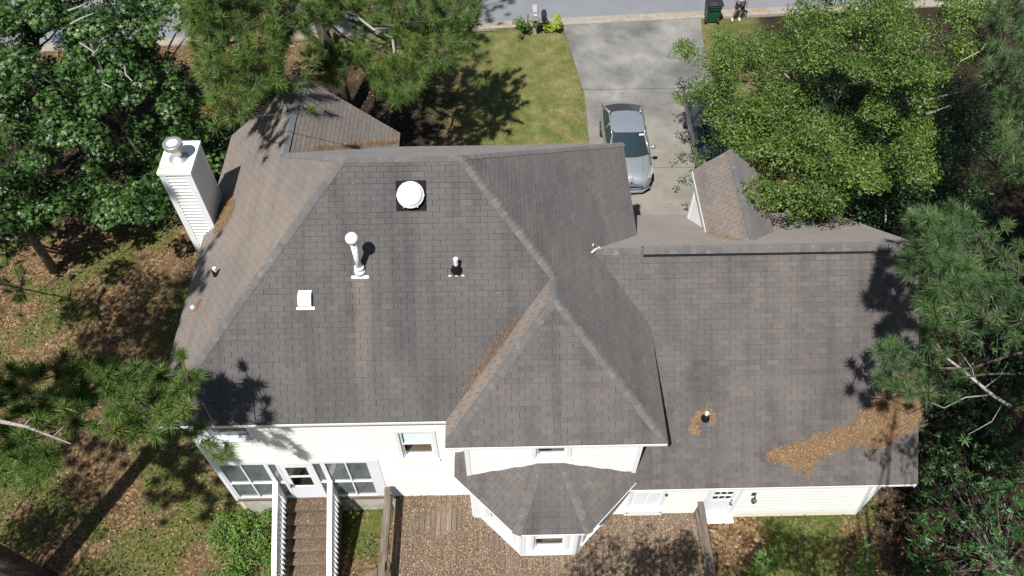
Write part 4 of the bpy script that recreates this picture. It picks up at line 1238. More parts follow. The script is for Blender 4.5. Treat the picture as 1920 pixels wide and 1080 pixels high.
needle_pile('pine_needle_pile', 'large orange drift of pine needles sweeping across the lower right corner of the garage roof',
            [(1432, 848), (1445, 838), (1500, 832), (1540, 812), (1580, 800), (1622, 772), (1640, 742), (1660, 712), (1700, 700), (1724, 716), (1724, 800), (1700, 815), (1650, 838), (1600, 835), (1560, 850), (1530, 862), (1512, 905), (1500, 880), (1470, 868), (1436, 862)], 15000, f_gr, gr_n, 1.0)
needle_pile('pine_needle_ring', 'small ring of pine needles heaped round the garage roof pipe',
            [(1294, 812), (1296, 785), (1308, 768), (1325, 763), (1338, 772), (1341, 795), (1334, 800), (1330, 778), (1316, 776), (1310, 792), (1309, 812), (1300, 818)], 900, f_gr, gr_n, .3, spread=1.5)
needle_pile('pine_needle_strip', 'thin strip of orange needles along the valley left of the turret roof',
            [(976, 586), (958, 600), (935, 626), (903, 672), (880, 708), (866, 738), (880, 734), (910, 692), (938, 652), (966, 612)], 1900, f_tv, turl_n, .3, seedk=2, flow=(0, 1, 0), spread=1.5)
needle_pile('pine_needle_strip', 'rusty strip of needles in the valley of the front gable beyond the ridge',
            [(572, 278), (640, 272), (700, 267), (744, 262), (744, 270), (690, 273), (600, 281)], 2200, f_wr, wr_n, .3, flow=(1, .0, -.8), seedk=3, spread=1.2)
needle_pile('pine_needle_heap', 'brown heap of needles caught behind the white chimney',
            [(404, 425), (412, 400), (420, 378), (436, 368), (443, 380), (436, 405), (418, 430), (398, 445)], 1800, f_left, left_n, .3, seedk=1, z=.05, spread=1.5)
needle_pile('pine_needle_tuft', 'small tuft of needles where the garage roof meets the main roof',
            [(1134, 458), (1140, 450), (1156, 449), (1158, 454), (1146, 460)], 260, f_gf, gf_n, .2, seedk=1, spread=1)
needle_pile('pine_needle_strip', 'short strip of needles behind the dormer at its foot',
            [(1324, 440), (1345, 438), (1370, 446), (1398, 449), (1388, 453), (1350, 449)], 420, f_gf, gf_n, .2, seedk=2, spread=1)

# ------------------------------------------------------------------ vehicles
def paint(name, c, metal=.6, rough=.32):
    m, nt, p = new_mat(name)
    fl_ = ramp(nt, noise(nt, 400, 1), [(.3, tuple(v * .85 for v in c)), (.7, tuple(min(1, v * 1.15) for v in c))])
    dust = ramp(nt, noise(nt, 5, 5), [(.45, (0, 0, 0)), (.75, (.25, .25, .25))])
    nt.links.new(mix(nt, dust, fl_, (.30, .29, .26)), p.inputs['Base Color'])
    p.inputs['Metallic'].default_value = metal; p.inputs['Roughness'].default_value = rough
    p.inputs['Coat Weight'].default_value = .6; p.inputs['Coat Roughness'].default_value = .08
    return m
car_glass, nt, p = new_mat('tinted_car_glass')
p.inputs['Base Color'].default_value = (.018, .030, .038, 1); p.inputs['Roughness'].default_value = .06; p.inputs['Specular IOR Level'].default_value = .9
lamp_m = simple('clear_lamp_lens', (.34, .335, .32), .12, .25, 9)
alloy = simple('alloy_rim', (.45, .46, .47), .35, .2, 20, metal=.8)
tyre_m = simple('tyre_rubber', (.018, .018, .018), .8, .3, 20)
plastic = simple('dark_trim_plastic', (.02, .021, .023), .5, .3, 20)
def make_car(name, label, x, y, z, mat, W=1.755, L=4.52, H=1.46, boxy=False, group='cars parked on the driveway'):
    """nose points to -Y"""
    t = thing(name, (x, y, z), label, 'car', group)
    hw = W / 2
    # stations from nose: (dist from nose, half width, z low, z shoulder, z top, crown)
    if not boxy:
        st = [(0.0, .52, .30, .55, .60, .02), (.10, .68, .22, .60, .70, .03), (.28, .80, .20, .64, .78, .05), (.6, .86, .19, .70, .86, .06), (1.0, hw, .18, .76, .93, .06), (1.35, hw, .18, .82, .985, .05), (1.9, hw, .18, .87, .99, .03),
              (2.6, hw, .18, .89, .99, .03), (3.4, hw, .19, .92, 1.0, .03), (3.85, .865, .21, .96, 1.06, .04), (4.2, .82, .26, .98, 1.08, .04), (4.42, .74, .34, .96, 1.05, .03), (4.52, .62, .42, .86, .92, .02)]
        gh = dict(f0=1.28, f1=2.05, r1=3.30, r0=4.12, zb=.98, zr=H, wb=.80, wr=.585)
    else:
        st = [(0.0, .66, .34, .80, .86, .02), (.10, .80, .26, .85, .98, .03), (.35, .88, .24, .90, 1.06, .04), (.8, hw, .24, .94, 1.10, .05), (1.25, hw, .24, .98, 1.13, .05), (1.9, hw, .24, 1.0, 1.12, .03),
              (2.6, hw, .24, 1.02, 1.13, .03), (3.5, hw, .25, 1.04, 1.14, .03), (4.2, hw, .28, 1.06, 1.15, .03), (4.55, .86, .34, 1.06, 1.14, .03), (4.7, .80, .42, .98, 1.05, .02)]
        gh = dict(f0=1.2, f1=1.85, r1=4.0, r0=4.52, zb=1.11, zr=H, wb=.83, wr=.66)
    if not boxy:
        st = [(d * .925, w * .98, zl, zs, ztp, cr) for d, w, zl, zs, ztp, cr in st]; L *= .925; hw *= .98
        gh.update({k: gh[k] * .925 for k in ('f0', 'f1', 'r1', 'r0')})
    b = MB(); R_ = []
    for d, w, zl, zs, ztp, cr in st:
        half = [(0, zl), (w * .75, zl), (w * .96, zl + .10), (w, zl + (zs - zl) * .55), (w * .985, zs), (w * .93, zs + (ztp - zs) * .62), (w * .80, ztp), (w * .45, ztp + cr * .75), (0, ztp + cr)]
        ring = [(-a, c) for a, c in half[::-1]] + half[1:]
        R_.append([(x + a, y + d, z + c) for a, c in ring])
    b.grid(R_, len(R_), len(R_[0])); b.poly(R_[0][::-1]); b.poly(R_[-1])
    bo = b.build('body', mat, t, smooth=True)
    sub = bo.modifiers.new('soft', 'SUBSURF'); sub.levels = 1; sub.render_levels = 2
    g = gh
    def arc(d, zz, w, n=7, bow=.05, lift=.03): return [(x + w * s_, y + d - bow * (1 - s_ * s_) * (1 if d < 2.5 else -1), z + zz + lift * (1 - s_ * s_)) for s_ in np.linspace(-1, 1, n)]
    rf = [arc(g['f1'], g['zr'] - .05, g['wr'] + .01, 7, .05, .035), arc((g['f1'] * .7 + g['r1'] * .3), g['zr'] - .015, g['wr'] + .035, 7, .0, .035), arc((g['f1'] * .4 + g['r1'] * .6), g['zr'] - .02, g['wr'] + .03, 7, 0, .035), arc(g['r1'], g['zr'] - .07, g['wr'] - .01, 7, .05, .035)]
    b = MB(); b.grid(rf, 4, 7); ro = b.build('roof_panel', mat, t, smooth=True)
    sub = ro.modifiers.new('soft', 'SUBSURF'); sub.levels = 1; sub.render_levels = 2
    def lerp(A, B, s_): return [tuple(np.array(p_) * (1 - s_) + np.array(q_) * s_) for p_, q_ in zip(A, B)]
    ws0 = arc(g['f0'], g['zb'] + .02, g['wb'] - .05, 7, .22, .03); ws1 = arc(g['f1'] - .005, g['zr'] - .056, g['wr'] - .02, 7, .05, .035)
    b = MB(); b.grid([ws0, lerp(ws0, ws1, .5), ws1], 3, 7); wsh = b.build('windshield', car_glass, t, smooth=True)
    b = MB(); b.poly([tuple(np.array(p_) + [0, -.012, .018]) for p_ in (lerp(ws0, ws1, .86)[5], lerp(ws0, ws1, .86)[6], lerp(ws0, ws1, .93)[6], lerp(ws0, ws1, .93)[5])]); b.build('sticker', M['white_metal'], wsh)
    for s_ in (.3, .62):
        q0 = np.array(lerp(ws0, ws1, .02)[int(1 + s_ * 4)]) + [0, -.02, .02]; b = MB(); b.tube([q0, q0 + [.42, .05, .03]], .012, 4); b.build('wiper', plastic, wsh)
    rw0 = arc(g['r0'], g['zb'] + .08, g['wb'] - .08, 7, .12, .03); rw1 = arc(g['r1'] + .005, g['zr'] - .076, g['wr'] - .02, 7, .05, .035)
    b = MB(); b.grid([rw0, rw1], 2, 7); b.build('rear_window', car_glass, t, smooth=True)
    for sg in (-1, 1):
        lo = [(x + sg * (g['wb'] + (.0 if 0 < i < 4 else -.03)), y + d, z + g['zb'] + .0 + .03 * i / 4) for i, d in enumerate(np.linspace(g['f0'] + .18, g['r0'] - .12, 5))]
        hi = [(x + sg * (g['wr'] + .03), y + d, z + g['zr'] - .075 - (.03 if i in (0, 4) else 0)) for i, d in enumerate(np.linspace(g['f1'] - .02, g['r1'], 5))]
        b = MB(); b.grid([lo, hi], 2, 5); sw = b.build('side_window', car_glass, t, smooth=True)
        b = MB(); b.tube([lo[2], hi[2]], .03, 5); b.tube([(x + sg * (g['wb'] - .06), y + g['f0'] + .02, z + g['zb'] + .01), (x + sg * (g['wr'] + .005), y + g['f1'] - .02, z + g['zr'] - .06)], .038, 6)
        b.tube([(x + sg * (g['wb'] - .05), y + g['r0'] - .05, z + g['zb'] + .09), (x + sg * (g['wr'] + .0), y + g['r1'], z + g['zr'] - .08)], .05, 6)
        b.tube([hi[0], hi[1], hi[2], hi[3], hi[4]], .028, 6); b.build('pillar', mat, t, smooth=True)
        mp = np.array([x + sg * (hw + .09), y + g['f0'] + .30, z + g['zb'] + .06])
        b = MB(); b.lathe(mp + [sg * -.10, 0, 0], (sg, 0, 0), [(.03, 0), (.075, .03), (.085, .10), (.075, .17), (.03, .20)], 10); b.tube([mp + [-sg * .18, .02, -.04], mp + [-sg * .05, 0, -.02]], .025, 5); b.build('wing_mirror', mat, t, smooth=True)
        zl_ = st[2][4]
        q = [(x + sg * .56, y + .14, z + zl_ - .05), (x + sg * .70, y + .20, z + zl_ - .07), (x + sg * .80, y + .42, z + zl_ - .02), (x + sg * .815, y + .74, z + zl_ + .06), (x + sg * .74, y + .50, z + zl_ + .035), (x + sg * .64, y + .26, z + zl_ + .01)]
        if sg < 0: q = q[::-1]
        b = MB(); b.hull([tuple(np.array(p_) + [0, .03, -.03]) for p_ in q], [tuple(np.array(p_) + [sg * .012, -.012, .022]) for p_ in q]); b.build('headlight', lamp_m, t)
        q0 = np.array([x + sg * (st[-3][1] - .16), y + st[-2][0] - .0, z + st[-3][3] - .06]); b = MB(); b.obox(q0, X1, Y1, -.11, .03, -.10, .0, -.12, .02); b.build('tail_light', simple('red_lamp_lens', (.10, .01, .012), .2), t)
        for d in (.88, L - .82):
            wc = np.array([x + sg * (hw - .20), y + d, z + .315])
            b = MB(); b.lathe(wc, (sg, 0, 0), [(.20, 0), (.30, .01), (.315, .04), (.315, .16), (.29, .20), (.22, .205)], 20); wl_ = b.build('tyre', tyre_m, t, smooth=True)
            b = MB(); b.lathe(wc + [sg * .185, 0, 0], (sg, 0, 0), [(.22, .012), (.20, .0), (.05, .01), (0, .015)], 14)
            for k in range(5):
                a = k * 1.2566; b.tube([wc + [sg * .20, 0, 0], wc + [sg * .205, .2 * math.cos(a), .2 * math.sin(a)]], .022, 4)
            b.build('rim', alloy, wl_)
    zf = st[1][4]
    b = MB()
    gw = .44
    q = [(x - gw, y + .02, z + .40), (x + gw, y + .02, z + .40), (x + gw + .10, y + .10, z + zf - .12), (x - gw - .10, y + .10, z + zf - .12)]
    b.hull([tuple(np.array(p_) + [0, .05, 0]) for p_ in q][::-1], [tuple(np.array(p_) + [0, -.045, .02]) for p_ in q][::-1]); b.build('grille', plastic, t)
    b = MB(); b.tube([(x - .74, y + .18, z + .27), (x - .45, y - .02, z + .25), (x, y - .05, z + .245), (x + .45, y - .02, z + .25), (x + .74, y + .18, z + .27)], .045, 6); b.build('bumper_lip', mat, t, smooth=True)
    # badge on the nose: an oval ring with a winged stroke
    b = MB(); bc = np.array([x, y + .085, z + zf + .035]); e1 = np.array([1.0, 0, 0]); e2 = np.array([0, .78, .62])
    if not boxy:
        b.tube([bc + e1 * .085 * math.cos(a) + e2 * .065 * math.sin(a) for a in np.linspace(0, 2 * math.pi, 17)], .011, 5)
        b.tube([bc - e1 * .075 + e2 * .018, bc - e1 * .035 + e2 * .028, bc - e2 * .012, bc + e1 * .035 + e2 * .028, bc + e1 * .075 + e2 * .018], .010, 5)
        b.build('badge', simple('chrome', (.75, .76, .78), .15, .05, 5, metal=1), t)
    b = MB()
    for sg in (-1, 1):
        b.tube([(x + sg * .50, y + g['f0'] - .10, z + .985 if not boxy else z + 1.15), (x + sg * .44, y + .34, z + (.845 if not boxy else 1.09))], .006, 4)
    b.build('hood_seam', plastic, t)
    return t
make_car('parked_car', 'silver grey hatchback parked nose towards the house on the open driveway', 4.78, 20.5, .825, paint('silver_paint', (.36, .395, .43), .6, .28), W=1.71)
make_car('parked_car', 'dark navy car half hidden under the green tree beside the silver one', 8.24, 20.4, .825, paint('navy_paint', (.018, .024, .045), .35, .25), 1.84, 4.7, 1.66, True)

# ------------------------------------------------------------------ kerbside things
gy_ = lambda x, y: float(ground_z(x, y))
mx, my = 1.62, 30.55
t = thing('mailbox', (mx, my, .8), 'grey plastic mailbox on a thick post next to the dark green bush', 'mailbox')
mg = simple('weathered_grey_plastic', (.36, .34, .34), .6, .2, 8); md = simple('black_mailbox_metal', (.022, .025, .03), .4, .3, 12)
def mailbox(t, x, y, pw, zt_, mat, bw, bl, bh, flare=False):
    b = MB(); b.box(x - pw, x + pw, y - pw, y + pw, .7, zt_); b.build('post', mat, t)
    b = MB()
    prof = [(-bw, 0), (bw, 0), (bw, bh * .55)] + [(bw * math.cos(a), bh * .55 + bh * .45 * math.sin(a)) for a in np.linspace(.3, math.pi - .3, 7)] + [(-bw, bh * .55)]
    b.hull([(x + a, y - bl * .45, zt_ + c) for a, c in prof][::-1], [(x + a * (1.18 if flare else 1), y + bl * .55, zt_ + c * (1.15 if flare else 1)) for a, c in prof][::-1]); bx = b.build('box', mat, t)
    b = MB(); b.box(x + bw + .003, x + bw + .018, y + .05, y + .08, zt_ + bh * .4, zt_ + bh * .95); b.build('flag', simple('red_flag', (.3, .02, .02), .5), bx)
    return bx
bx = mailbox(t, mx, my, .07, 1.78, mg, .13, .50, .28, True)
b = MB(); b.box(mx - .16, mx + .16, my - .23, my - .12, 1.62, 1.90); b.build('bracket', mg, t)
b = MB(); b.box(mx - .06, mx + .06, my - .25, my - .234, 1.86, 1.94); b.build('label', M['white_metal'], t)
mx2, my2 = 2.02, 30.75
t = thing('mailbox', (mx2, my2, .8), 'narrow black mailbox on a thin black post beside the lime bush', 'mailbox')
mailbox(t, mx2, my2, .045, 1.45, md, .115, .52, .26)
b = MB(); b.tube([(1.30, 30.62, .7), (1.30, 30.62, 1.75)], .025, 6); tag(b.build('marker_stake', simple('green_stake', (.03, .07, .05), .5)), 'thin dark stake standing in the dark green bush', 'stake')

bx_, by_ = 9.66, 31.42
t = thing('wheelie_bin', (bx_, by_, .8), 'dark green wheeled rubbish bin with black lid at the kerb', 'bin')
gb = simple('green_bin_plastic', (.006, .075, .038), .42, .35, 3)
b = MB()
lo = [(-.24, -.27), (.24, -.27), (.24, .27), (-.24, .27)]; hi = [(-.33, -.36), (.33, -.36), (.33, .36), (-.33, .36)]
b.hull([(bx_ + a, by_ + c, .86) for a, c in lo], [(bx_ + a, by_ + c, 1.74) for a, c in hi])
b.box(bx_ - .35, bx_ + .35, by_ - .38, by_ + .38, 1.741, 1.78); b.build('body', gb, t)
b = MB(); P_ = [[(bx_ + a, by_ + c, 1.785 + .11 * (1 - (a / .37) ** 2) * (1 - (c / .42) ** 4) ) for c in np.linspace(-.42, .42, 6)] for a in np.linspace(-.37, .37, 6)]
b.grid(P_, 6, 6); b.box(bx_ - .37, bx_ + .37, by_ - .42, by_ + .42, 1.75, 1.784); b.build('lid', md, t)
for sg in (-1, 1):
    b = MB(); b.lathe((bx_ + sg * .24, by_ - .27, .95), (sg, 0, 0), [(.0, 0), (.13, .0), (.14, .02), (.14, .06), (.12, .075), (0, .076)], 14); b.build('wheel', tyre_m, t)
b = MB(); b.tube([(bx_ - .26, by_ - .40, 1.70), (bx_ - .26, by_ - .47, 1.74), (bx_ + .26, by_ - .47, 1.74), (bx_ + .26, by_ - .40, 1.70)], .018, 6); b.build('handle', md, t)

# ------------------------------------------------------------------ the person at the kerb
def skin_figure(name, verts, edges, radii, mat, parent, root=0, sub=2):
    org = ORIGIN[parent.name]
    me = bpy.data.meshes.new(name); me.from_pydata([tuple(np.array(v_) - org) for v_ in verts], edges, [])
    me.materials.append(mat)
    o = link(name, me, parent)
    md_ = o.modifiers.new('skin', 'SKIN'); md_.use_smooth_shade = True
    if not me.skin_vertices: me.skin_vertices.new()
    for i, r_ in enumerate(radii):
        me.skin_vertices[0].data[i].radius = r_ if hasattr(r_, '__len__') else (r_, r_)
        me.skin_vertices[0].data[i].use_root = i == root
    s_ = o.modifiers.new('soft', 'SUBSURF'); s_.levels = 1; s_.render_levels = sub
    return o
pxx, pyy, pz = 10.88, 31.42, .80
pt = thing('person', (pxx, pyy, pz), 'person in pale blue shirt and navy shorts standing at the kerb near the bin', 'person')
skin_m = simple('skin', (.30, .165, .105), .55, .1, 8)
def pp(a, c, h): return (pxx + a, pyy + c, pz + h)
bv = [pp(0, 0, .92), pp(0, 0, 1.10), pp(0, .01, 1.30), pp(0, .02, 1.44), pp(0, .01, 1.52), pp(0, -.01, 1.62), pp(0, -.01, 1.74),
      pp(-.10, 0, .86), pp(-.15, -.05, .48), pp(-.21, -.02, .10), pp(-.24, -.13, .045), pp(.10, 0, .86), pp(.11, -.02, .48), pp(.10, .02, .10), pp(.10, -.11, .045),
      pp(-.19, .02, 1.42), pp(-.26, .03, 1.14), pp(-.27, -.08, .90), pp(-.27, -.11, .82), pp(.19, .02, 1.42), pp(.26, .03, 1.14), pp(.27, -.08, .90), pp(.27, -.11, .82)]
be = [(0, 1), (1, 2), (2, 3), (3, 4), (4, 5), (5, 6), (0, 7), (7, 8), (8, 9), (9, 10), (0, 11), (11, 12), (12, 13), (13, 14), (3, 15), (15, 16), (16, 17), (17, 18), (3, 19), (19, 20), (20, 21), (21, 22)]
br = [(.15, .11), (.14, .10), (.15, .11), (.12, .09), .055, (.08, .095), (.07, .085), .085, .055, .038, .035, .085, .055, .038, .035, .055, .042, .032, .030, .055, .042, .032, .030]
skin_figure('body', bv, be, br, skin_m, pt)
for sg, i in ((-1, 18), (1, 22)):
    c0 = np.array(bv[i]) + [0, -.01, -.02]
    for k in range(5):
        a0 = c0 + [(k - 2) * .017, -.01, -.02] if k < 4 else c0 + [-sg * .03, -.01, 0]
        l_ = (.07, .085, .08, .065, .055)[k]
        b = MB(); b.tube([a0, a0 + [0, -.012, -l_ * .5], a0 + [0, -.004 if k < 4 else -.02, -l_]], [.010, .009, .007], 5); b.build('finger', skin_m, pt)
shirt = simple('pale_blue_cloth', (.50, .58, .72), .85, .15, 9)
skin_figure('shirt', [pp(0, 0, .90), pp(0, 0, 1.10), pp(0, .01, 1.30), pp(0, .02, 1.45), pp(-.20, .02, 1.42), pp(-.25, .03, 1.20), pp(.20, .02, 1.42), pp(.25, .03, 1.20)],
            [(0, 1), (1, 2), (2, 3), (3, 4), (4, 5), (3, 6), (6, 7)], [(.20, .15), (.185, .14), (.19, .145), (.13, .10), .085, .075, .085, .075], shirt, pt)
skin_figure('shorts', [pp(0, 0, .93), pp(-.11, 0, .82), pp(-.14, -.04, .55), pp(.11, 0, .82), pp(.115, -.02, .55)], [(0, 1), (1, 2), (0, 3), (3, 4)], [(.185, .14), .125, .115, .125, .115], simple('navy_cloth', (.012, .018, .055), .85, .2, 9), pt)
for a in (-.225, .10):
    b = MB(); b.tube([pp(a, .06, .04), pp(a, -.03, .055), pp(a - .01, -.13, .045), pp(a - .015, -.20, .032)], [.045, .055, .05, .03], 8); b.build('shoe', simple('white_shoe', (.6, .6, .58), .6), pt, smooth=True)
b = MB(); b.lathe(pp(0, .005, 1.66), (0, .25, 1), [(.085, -.03), (.095, .04), (.085, .10), (.05, .135), (0, .145)], 12); b.build('hair', simple('dark_hair', (.02, .014, .01), .7), pt, smooth=True)
b = MB()
b.tube([pp(0, -.10, 1.675), pp(0, -.122, 1.65)], [.010, .014], 6)
for a in (-.032, .032): b.lathe(pp(a, -.093, 1.69), (0, -1, 0), [(.012, 0), (.01, .006), (0, .009)], 8)
b.tube([pp(-.025, -.098, 1.615), pp(.025, -.098, 1.615)], .006, 5)
for a in (-.085, .085): b.lathe(pp(a, -.005, 1.67), (a, 0, 0), [(.028, 0), (.025, .012), (0, .014)], 8)
b.build('face', simple('face_skin', (.25, .13, .085), .55), pt)

# ------------------------------------------------------------------ ground cover
def visible_xy(n, x0, x1, y0, y1):
    return rng.uniform(x0, x1, n), rng.uniform(y0, y1, n)
x, y = visible_xy(150000, -11, 14, 19.5, 31.4)
k = (rng.random(len(x)) < lawn_w(x, y) * 1.0) & ~in_drive(x, y) & (x > -10)
k &= ~((x > -8) & (x < -3.2) & (y < 17.8)) 
x, y = x[k], y[k]
P = np.stack([x, y, ground_z(x, y) - .008], 1)
D = rng.normal(size=P.shape) * [.55, .55, .2] + [0, 0, 1]; D /= np.linalg.norm(D, axis=1)[:, None]
tn = np.clip(.42 + .28 * wob(x, y, .8, 2) + .22 * wob(x, y, .3, 3) + rng.normal(0, .14, len(x)), 0, 1)
tag(spikes('grass', P, D, rng.uniform(.035, .085, len(x)), np.full(len(x), .011), tn, M['grass']), 'short green and straw coloured front lawn grass beside the driveway', 'grass')
x, y = visible_xy(170000, -19, 16, 3.5, 25)
g = green_w(x, y)
outside = ~((x > -7.6) & (x < 9.8) & (y > 8.1)) & ~((x > -3.2) & (x < 5.3) & (y < 9)) & ~((x > SX0) & (x < SX1) & (y > 5.8) & (y < 9))
k = (rng.random(len(x)) < g * .75 + .035) & outside
x, y = x[k], y[k]
# stems gathered in little clumps
x = x + .10 * wob(x * 9, y * 9, 1.0, 2); y = y + .10 * wob(x * 9, y * 9, 1.0, 3)
P = np.stack([x, y, ground_z(x, y) + rng.uniform(.02, .15, len(x)) * (.4 + .6 * green_w(x, y))], 1)
tag(scraps('weeds', P, (0, 0, 1), rng.uniform(.035, .10, len(x)), np.clip(rng.normal(.52, .22, len(x)), 0, 1), M['weed'], .55, tilt=.5), 'low green weeds growing through the leaf litter round the house', 'weeds')
x, y = visible_xy(90000, -19, 17, 3.5, 28)
outside = ~((x > -7.6) & (x < 9.8) & (y > 8.1) & (y < 16.2)) & ~((x > -7.6) & (x < 3.3) & (y > 8.1) & (y < 17.6)) & ~((x > -3.2) & (x < 5.3) & (y < 9)) & ~in_drive(x, y) & ~((x > SX0) & (x < SX1) & (y > 5.8) & (y < 9))
k = outside & (rng.random(len(x)) < (1 - .8 * lawn_w(x, y)) * (1 - .55 * green_w(x, y)) * (.62 + .4 * wob(x, y, .7, 1)))
x, y = x[k], y[k]
P = np.stack([x, y, ground_z(x, y) + rng.uniform(.004, .03, len(x))], 1)
tn = np.clip(rng.normal(.55, .22, len(x)) - .25 * mulch_shade_w(x, y), 0, 1)
tag(scraps('leaf_litter', P, (0, 0, 1), rng.uniform(.035, .095, len(x)), tn, M['yard_leaf'], .6), 'fallen brown leaves scattered over the yard around the house', 'leaf litter')
# a few leaves and scraps on the driveway and gutter
x = rng.uniform(3.5, 9, 500); y = rng.uniform(17, 31, 500)
k = in_drive(x, y) & (rng.random(500) < .25 + .6 * smooth01(7, 8.8, x)); x, y = x[k], y[k]
P = np.stack([x, y, np.full(len(x), .832) + rng.uniform(0, .01, len(x))], 1)
tag(scraps('driveway_leaves', P, (0, 0, 1), rng.uniform(.04, .09, len(x)), np.clip(rng.normal(.3, .2, len(x)), 0, 1), M['dead_leaf']), 'few dead leaves lying on the concrete driveway', 'leaf litter')

# ------------------------------------------------------------------ trees
def needles(name, C_, D_, size, tone, mat, parent, n=70):
    """starbursts of needles: C_ (k,3) twig tips, D_ (k,3) twig directions"""
    k = len(C_)
    D_ = D_ / np.linalg.norm(D_, axis=1)[:, None]
    r = rng.normal(size=(k, n, 3)); r /= np.linalg.norm(r, axis=2)[..., None]
    d = r + D_[:, None, :] * rng.uniform(.15, 1.3, (k, n, 1)); d /= np.linalg.norm(d, axis=2)[..., None]
    back = rng.uniform(-.75, .15, (k, n, 1)) * size[:, None, None]
    P = C_[:, None, :] + D_[:, None, :] * back
    L = (size[:, None] * rng.uniform(.65, 1.1, (k, n)))
    tn = np.clip(tone[:, None] + rng.normal(0, .10, (k, n)), 0, 1)
    d = d.reshape(-1, 3); d[:, 2] -= .12
    spikes(name, P.reshape(-1, 3), d, L.ravel(), np.full(k * n, .017), tn.ravel(), mat, parent, None)
def limb_pts(a, b, sag=.08, n=6):
    a, b = np.array(a, float), np.array(b, float)
    L = np.linalg.norm(b - a)
    side = np.cross(b - a, [0, 0, 1]); side /= np.linalg.norm(side) + 1e-9
    s1, s2 = rng.uniform(-.06, .06, 2)
    return [a + (b - a) * t + np.array([0, 0, 1]) * (-sag * L * math.sin(math.pi * t)) + side * L * (s1 * math.sin(math.pi * t) + s2 * math.sin(2 * math.pi * t)) for t in np.linspace(0, 1, n)]
def pine(name, label, trunk, rad, limbs, tufts, mat, crown=None, size=.24, n=80, group='pine trees around the house', brown=.03, bark='bark_pine'):
    """trunk: points; limbs: (height along trunk 0..1, tip); tufts: list of tip points; crown: (z0, z1, radius, limbs, tufts per limb)"""
    t = thing(name, trunk[0], label, 'tree', group)
    b = MB(); b.tube(trunk, rad, 12); b.build('trunk', M[bark], t, smooth=True)
    tr_ = [np.array(q_, float) for q_ in trunk]
    def on_trunk(z):
        for i in range(len(tr_) - 1):
            if tr_[i][2] <= z <= tr_[i + 1][2]:
                f = (z - tr_[i][2]) / (tr_[i + 1][2] - tr_[i][2]); return tr_[i] + (tr_[i + 1] - tr_[i]) * f
        return tr_[-1]
    b = MB(); samples = []; dirs = []
    for zz, tip in limbs:
        pts = limb_pts(on_trunk(zz), tip)
        b.tube(pts, np.linspace(.045, .012, len(pts)), 6)
        for i in range(1, len(pts)): samples.append(pts[i]); dirs.append(pts[i] - pts[i - 1])
    C_ = []; D_ = []
    SA = np.array(samples) if samples else None
    for q_ in tufts:
        q_ = np.array(q_, float)
        if SA is not None:
            dd = np.linalg.norm(SA - q_, axis=1); i = int(np.argmin(dd + .25 * (SA[:, 2] > q_[2])))
            b.tube([SA[i], (SA[i] + q_) / 2 + [0, 0, -.04], q_], [.014, .010, .006], 4)
            d = q_ - SA[i]; d = d / (np.linalg.norm(d) + 1e-6) + np.array([0, 0, .55])
        else: d = np.array([0, 0, 1.0])
        C_.append(q_); D_.append(d)
    vis = len(C_)
    if crown:
        z0, z1, R_, nl, nt_ = crown
        for i in range(nl):
            zz = z0 + (z1 - z0) * (i + rng.random()) / nl
            a = i * 2.4 + rng.uniform(-.4, .4); rr = R_ * (1 - .48 * (zz - z0) / (z1 - z0)) * rng.uniform(.65, 1.05)
            st_ = on_trunk(zz); tip = st_ + [rr * math.cos(a), rr * math.sin(a), rr * .22]
            pts = limb_pts(st_, tip); b.tube(pts, np.linspace(.05, .012, len(pts)), 5)
            for j in range(nt_):
                f = rng.uniform(.35, 1.0); q_ = st_ + (tip - st_) * f + rng.normal(0, .32, 3) * [1, 1, .6]
                C_.append(q_); D_.append(np.array([math.cos(a) * .6, math.sin(a) * .6, .7]) + rng.normal(0, .3, 3))
    b.build('branches', M[bark], t)
    C_ = np.array(C_); D_ = np.array(D_)
    tone = np.clip(rng.normal(.58, .15, len(C_)), 0, .9); br_ = rng.random(len(C_)) < brown; tone[br_] = .97
    sz = size * rng.uniform(.75, 1.2, len(C_))
    needles('crown', C_, D_, sz, tone, M[mat], t, n)
    return t
def px_tufts(lst, z, jz=.25):
    return [at_z(px, py, z + rng.normal(0, jz)) for px, py in lst]
def region(poly, n, zf, holes=(), spacing=0):
    """random points of the picture region, lifted to heights zf(px, py)"""
    xs_, ys_ = [p_[0] for p_ in poly], [p_[1] for p_ in poly]
    out = []
    tries = 0
    while len(out) < n and tries < n * 60:
        tries += 1
        a, c = rng.uniform(min(xs_), max(xs_)), rng.uniform(min(ys_), max(ys_))
        if not in_poly(np.array([a]), np.array([c]), poly)[0]: continue
        if any(((a - h[0]) / h[2]) ** 2 + ((c - h[1]) / h[3]) ** 2 < 1 for h in holes): continue
        out.append(at_z(a, c, zf(a, c)))
    return out

def toward_sun(poly, n, plane, t0, jt):
    out = []
    xs_, ys_ = [p_[0] for p_ in poly], [p_[1] for p_ in poly]
    while len(out) < n:
        a, c = rng.uniform(min(xs_), max(xs_)), rng.uniform(min(ys_), max(ys_))
        if in_poly(np.array([a]), np.array([c]), poly)[0]: out.append(plane(a, c) + SUN * (t0 + rng.normal(0, jt)))
    return out
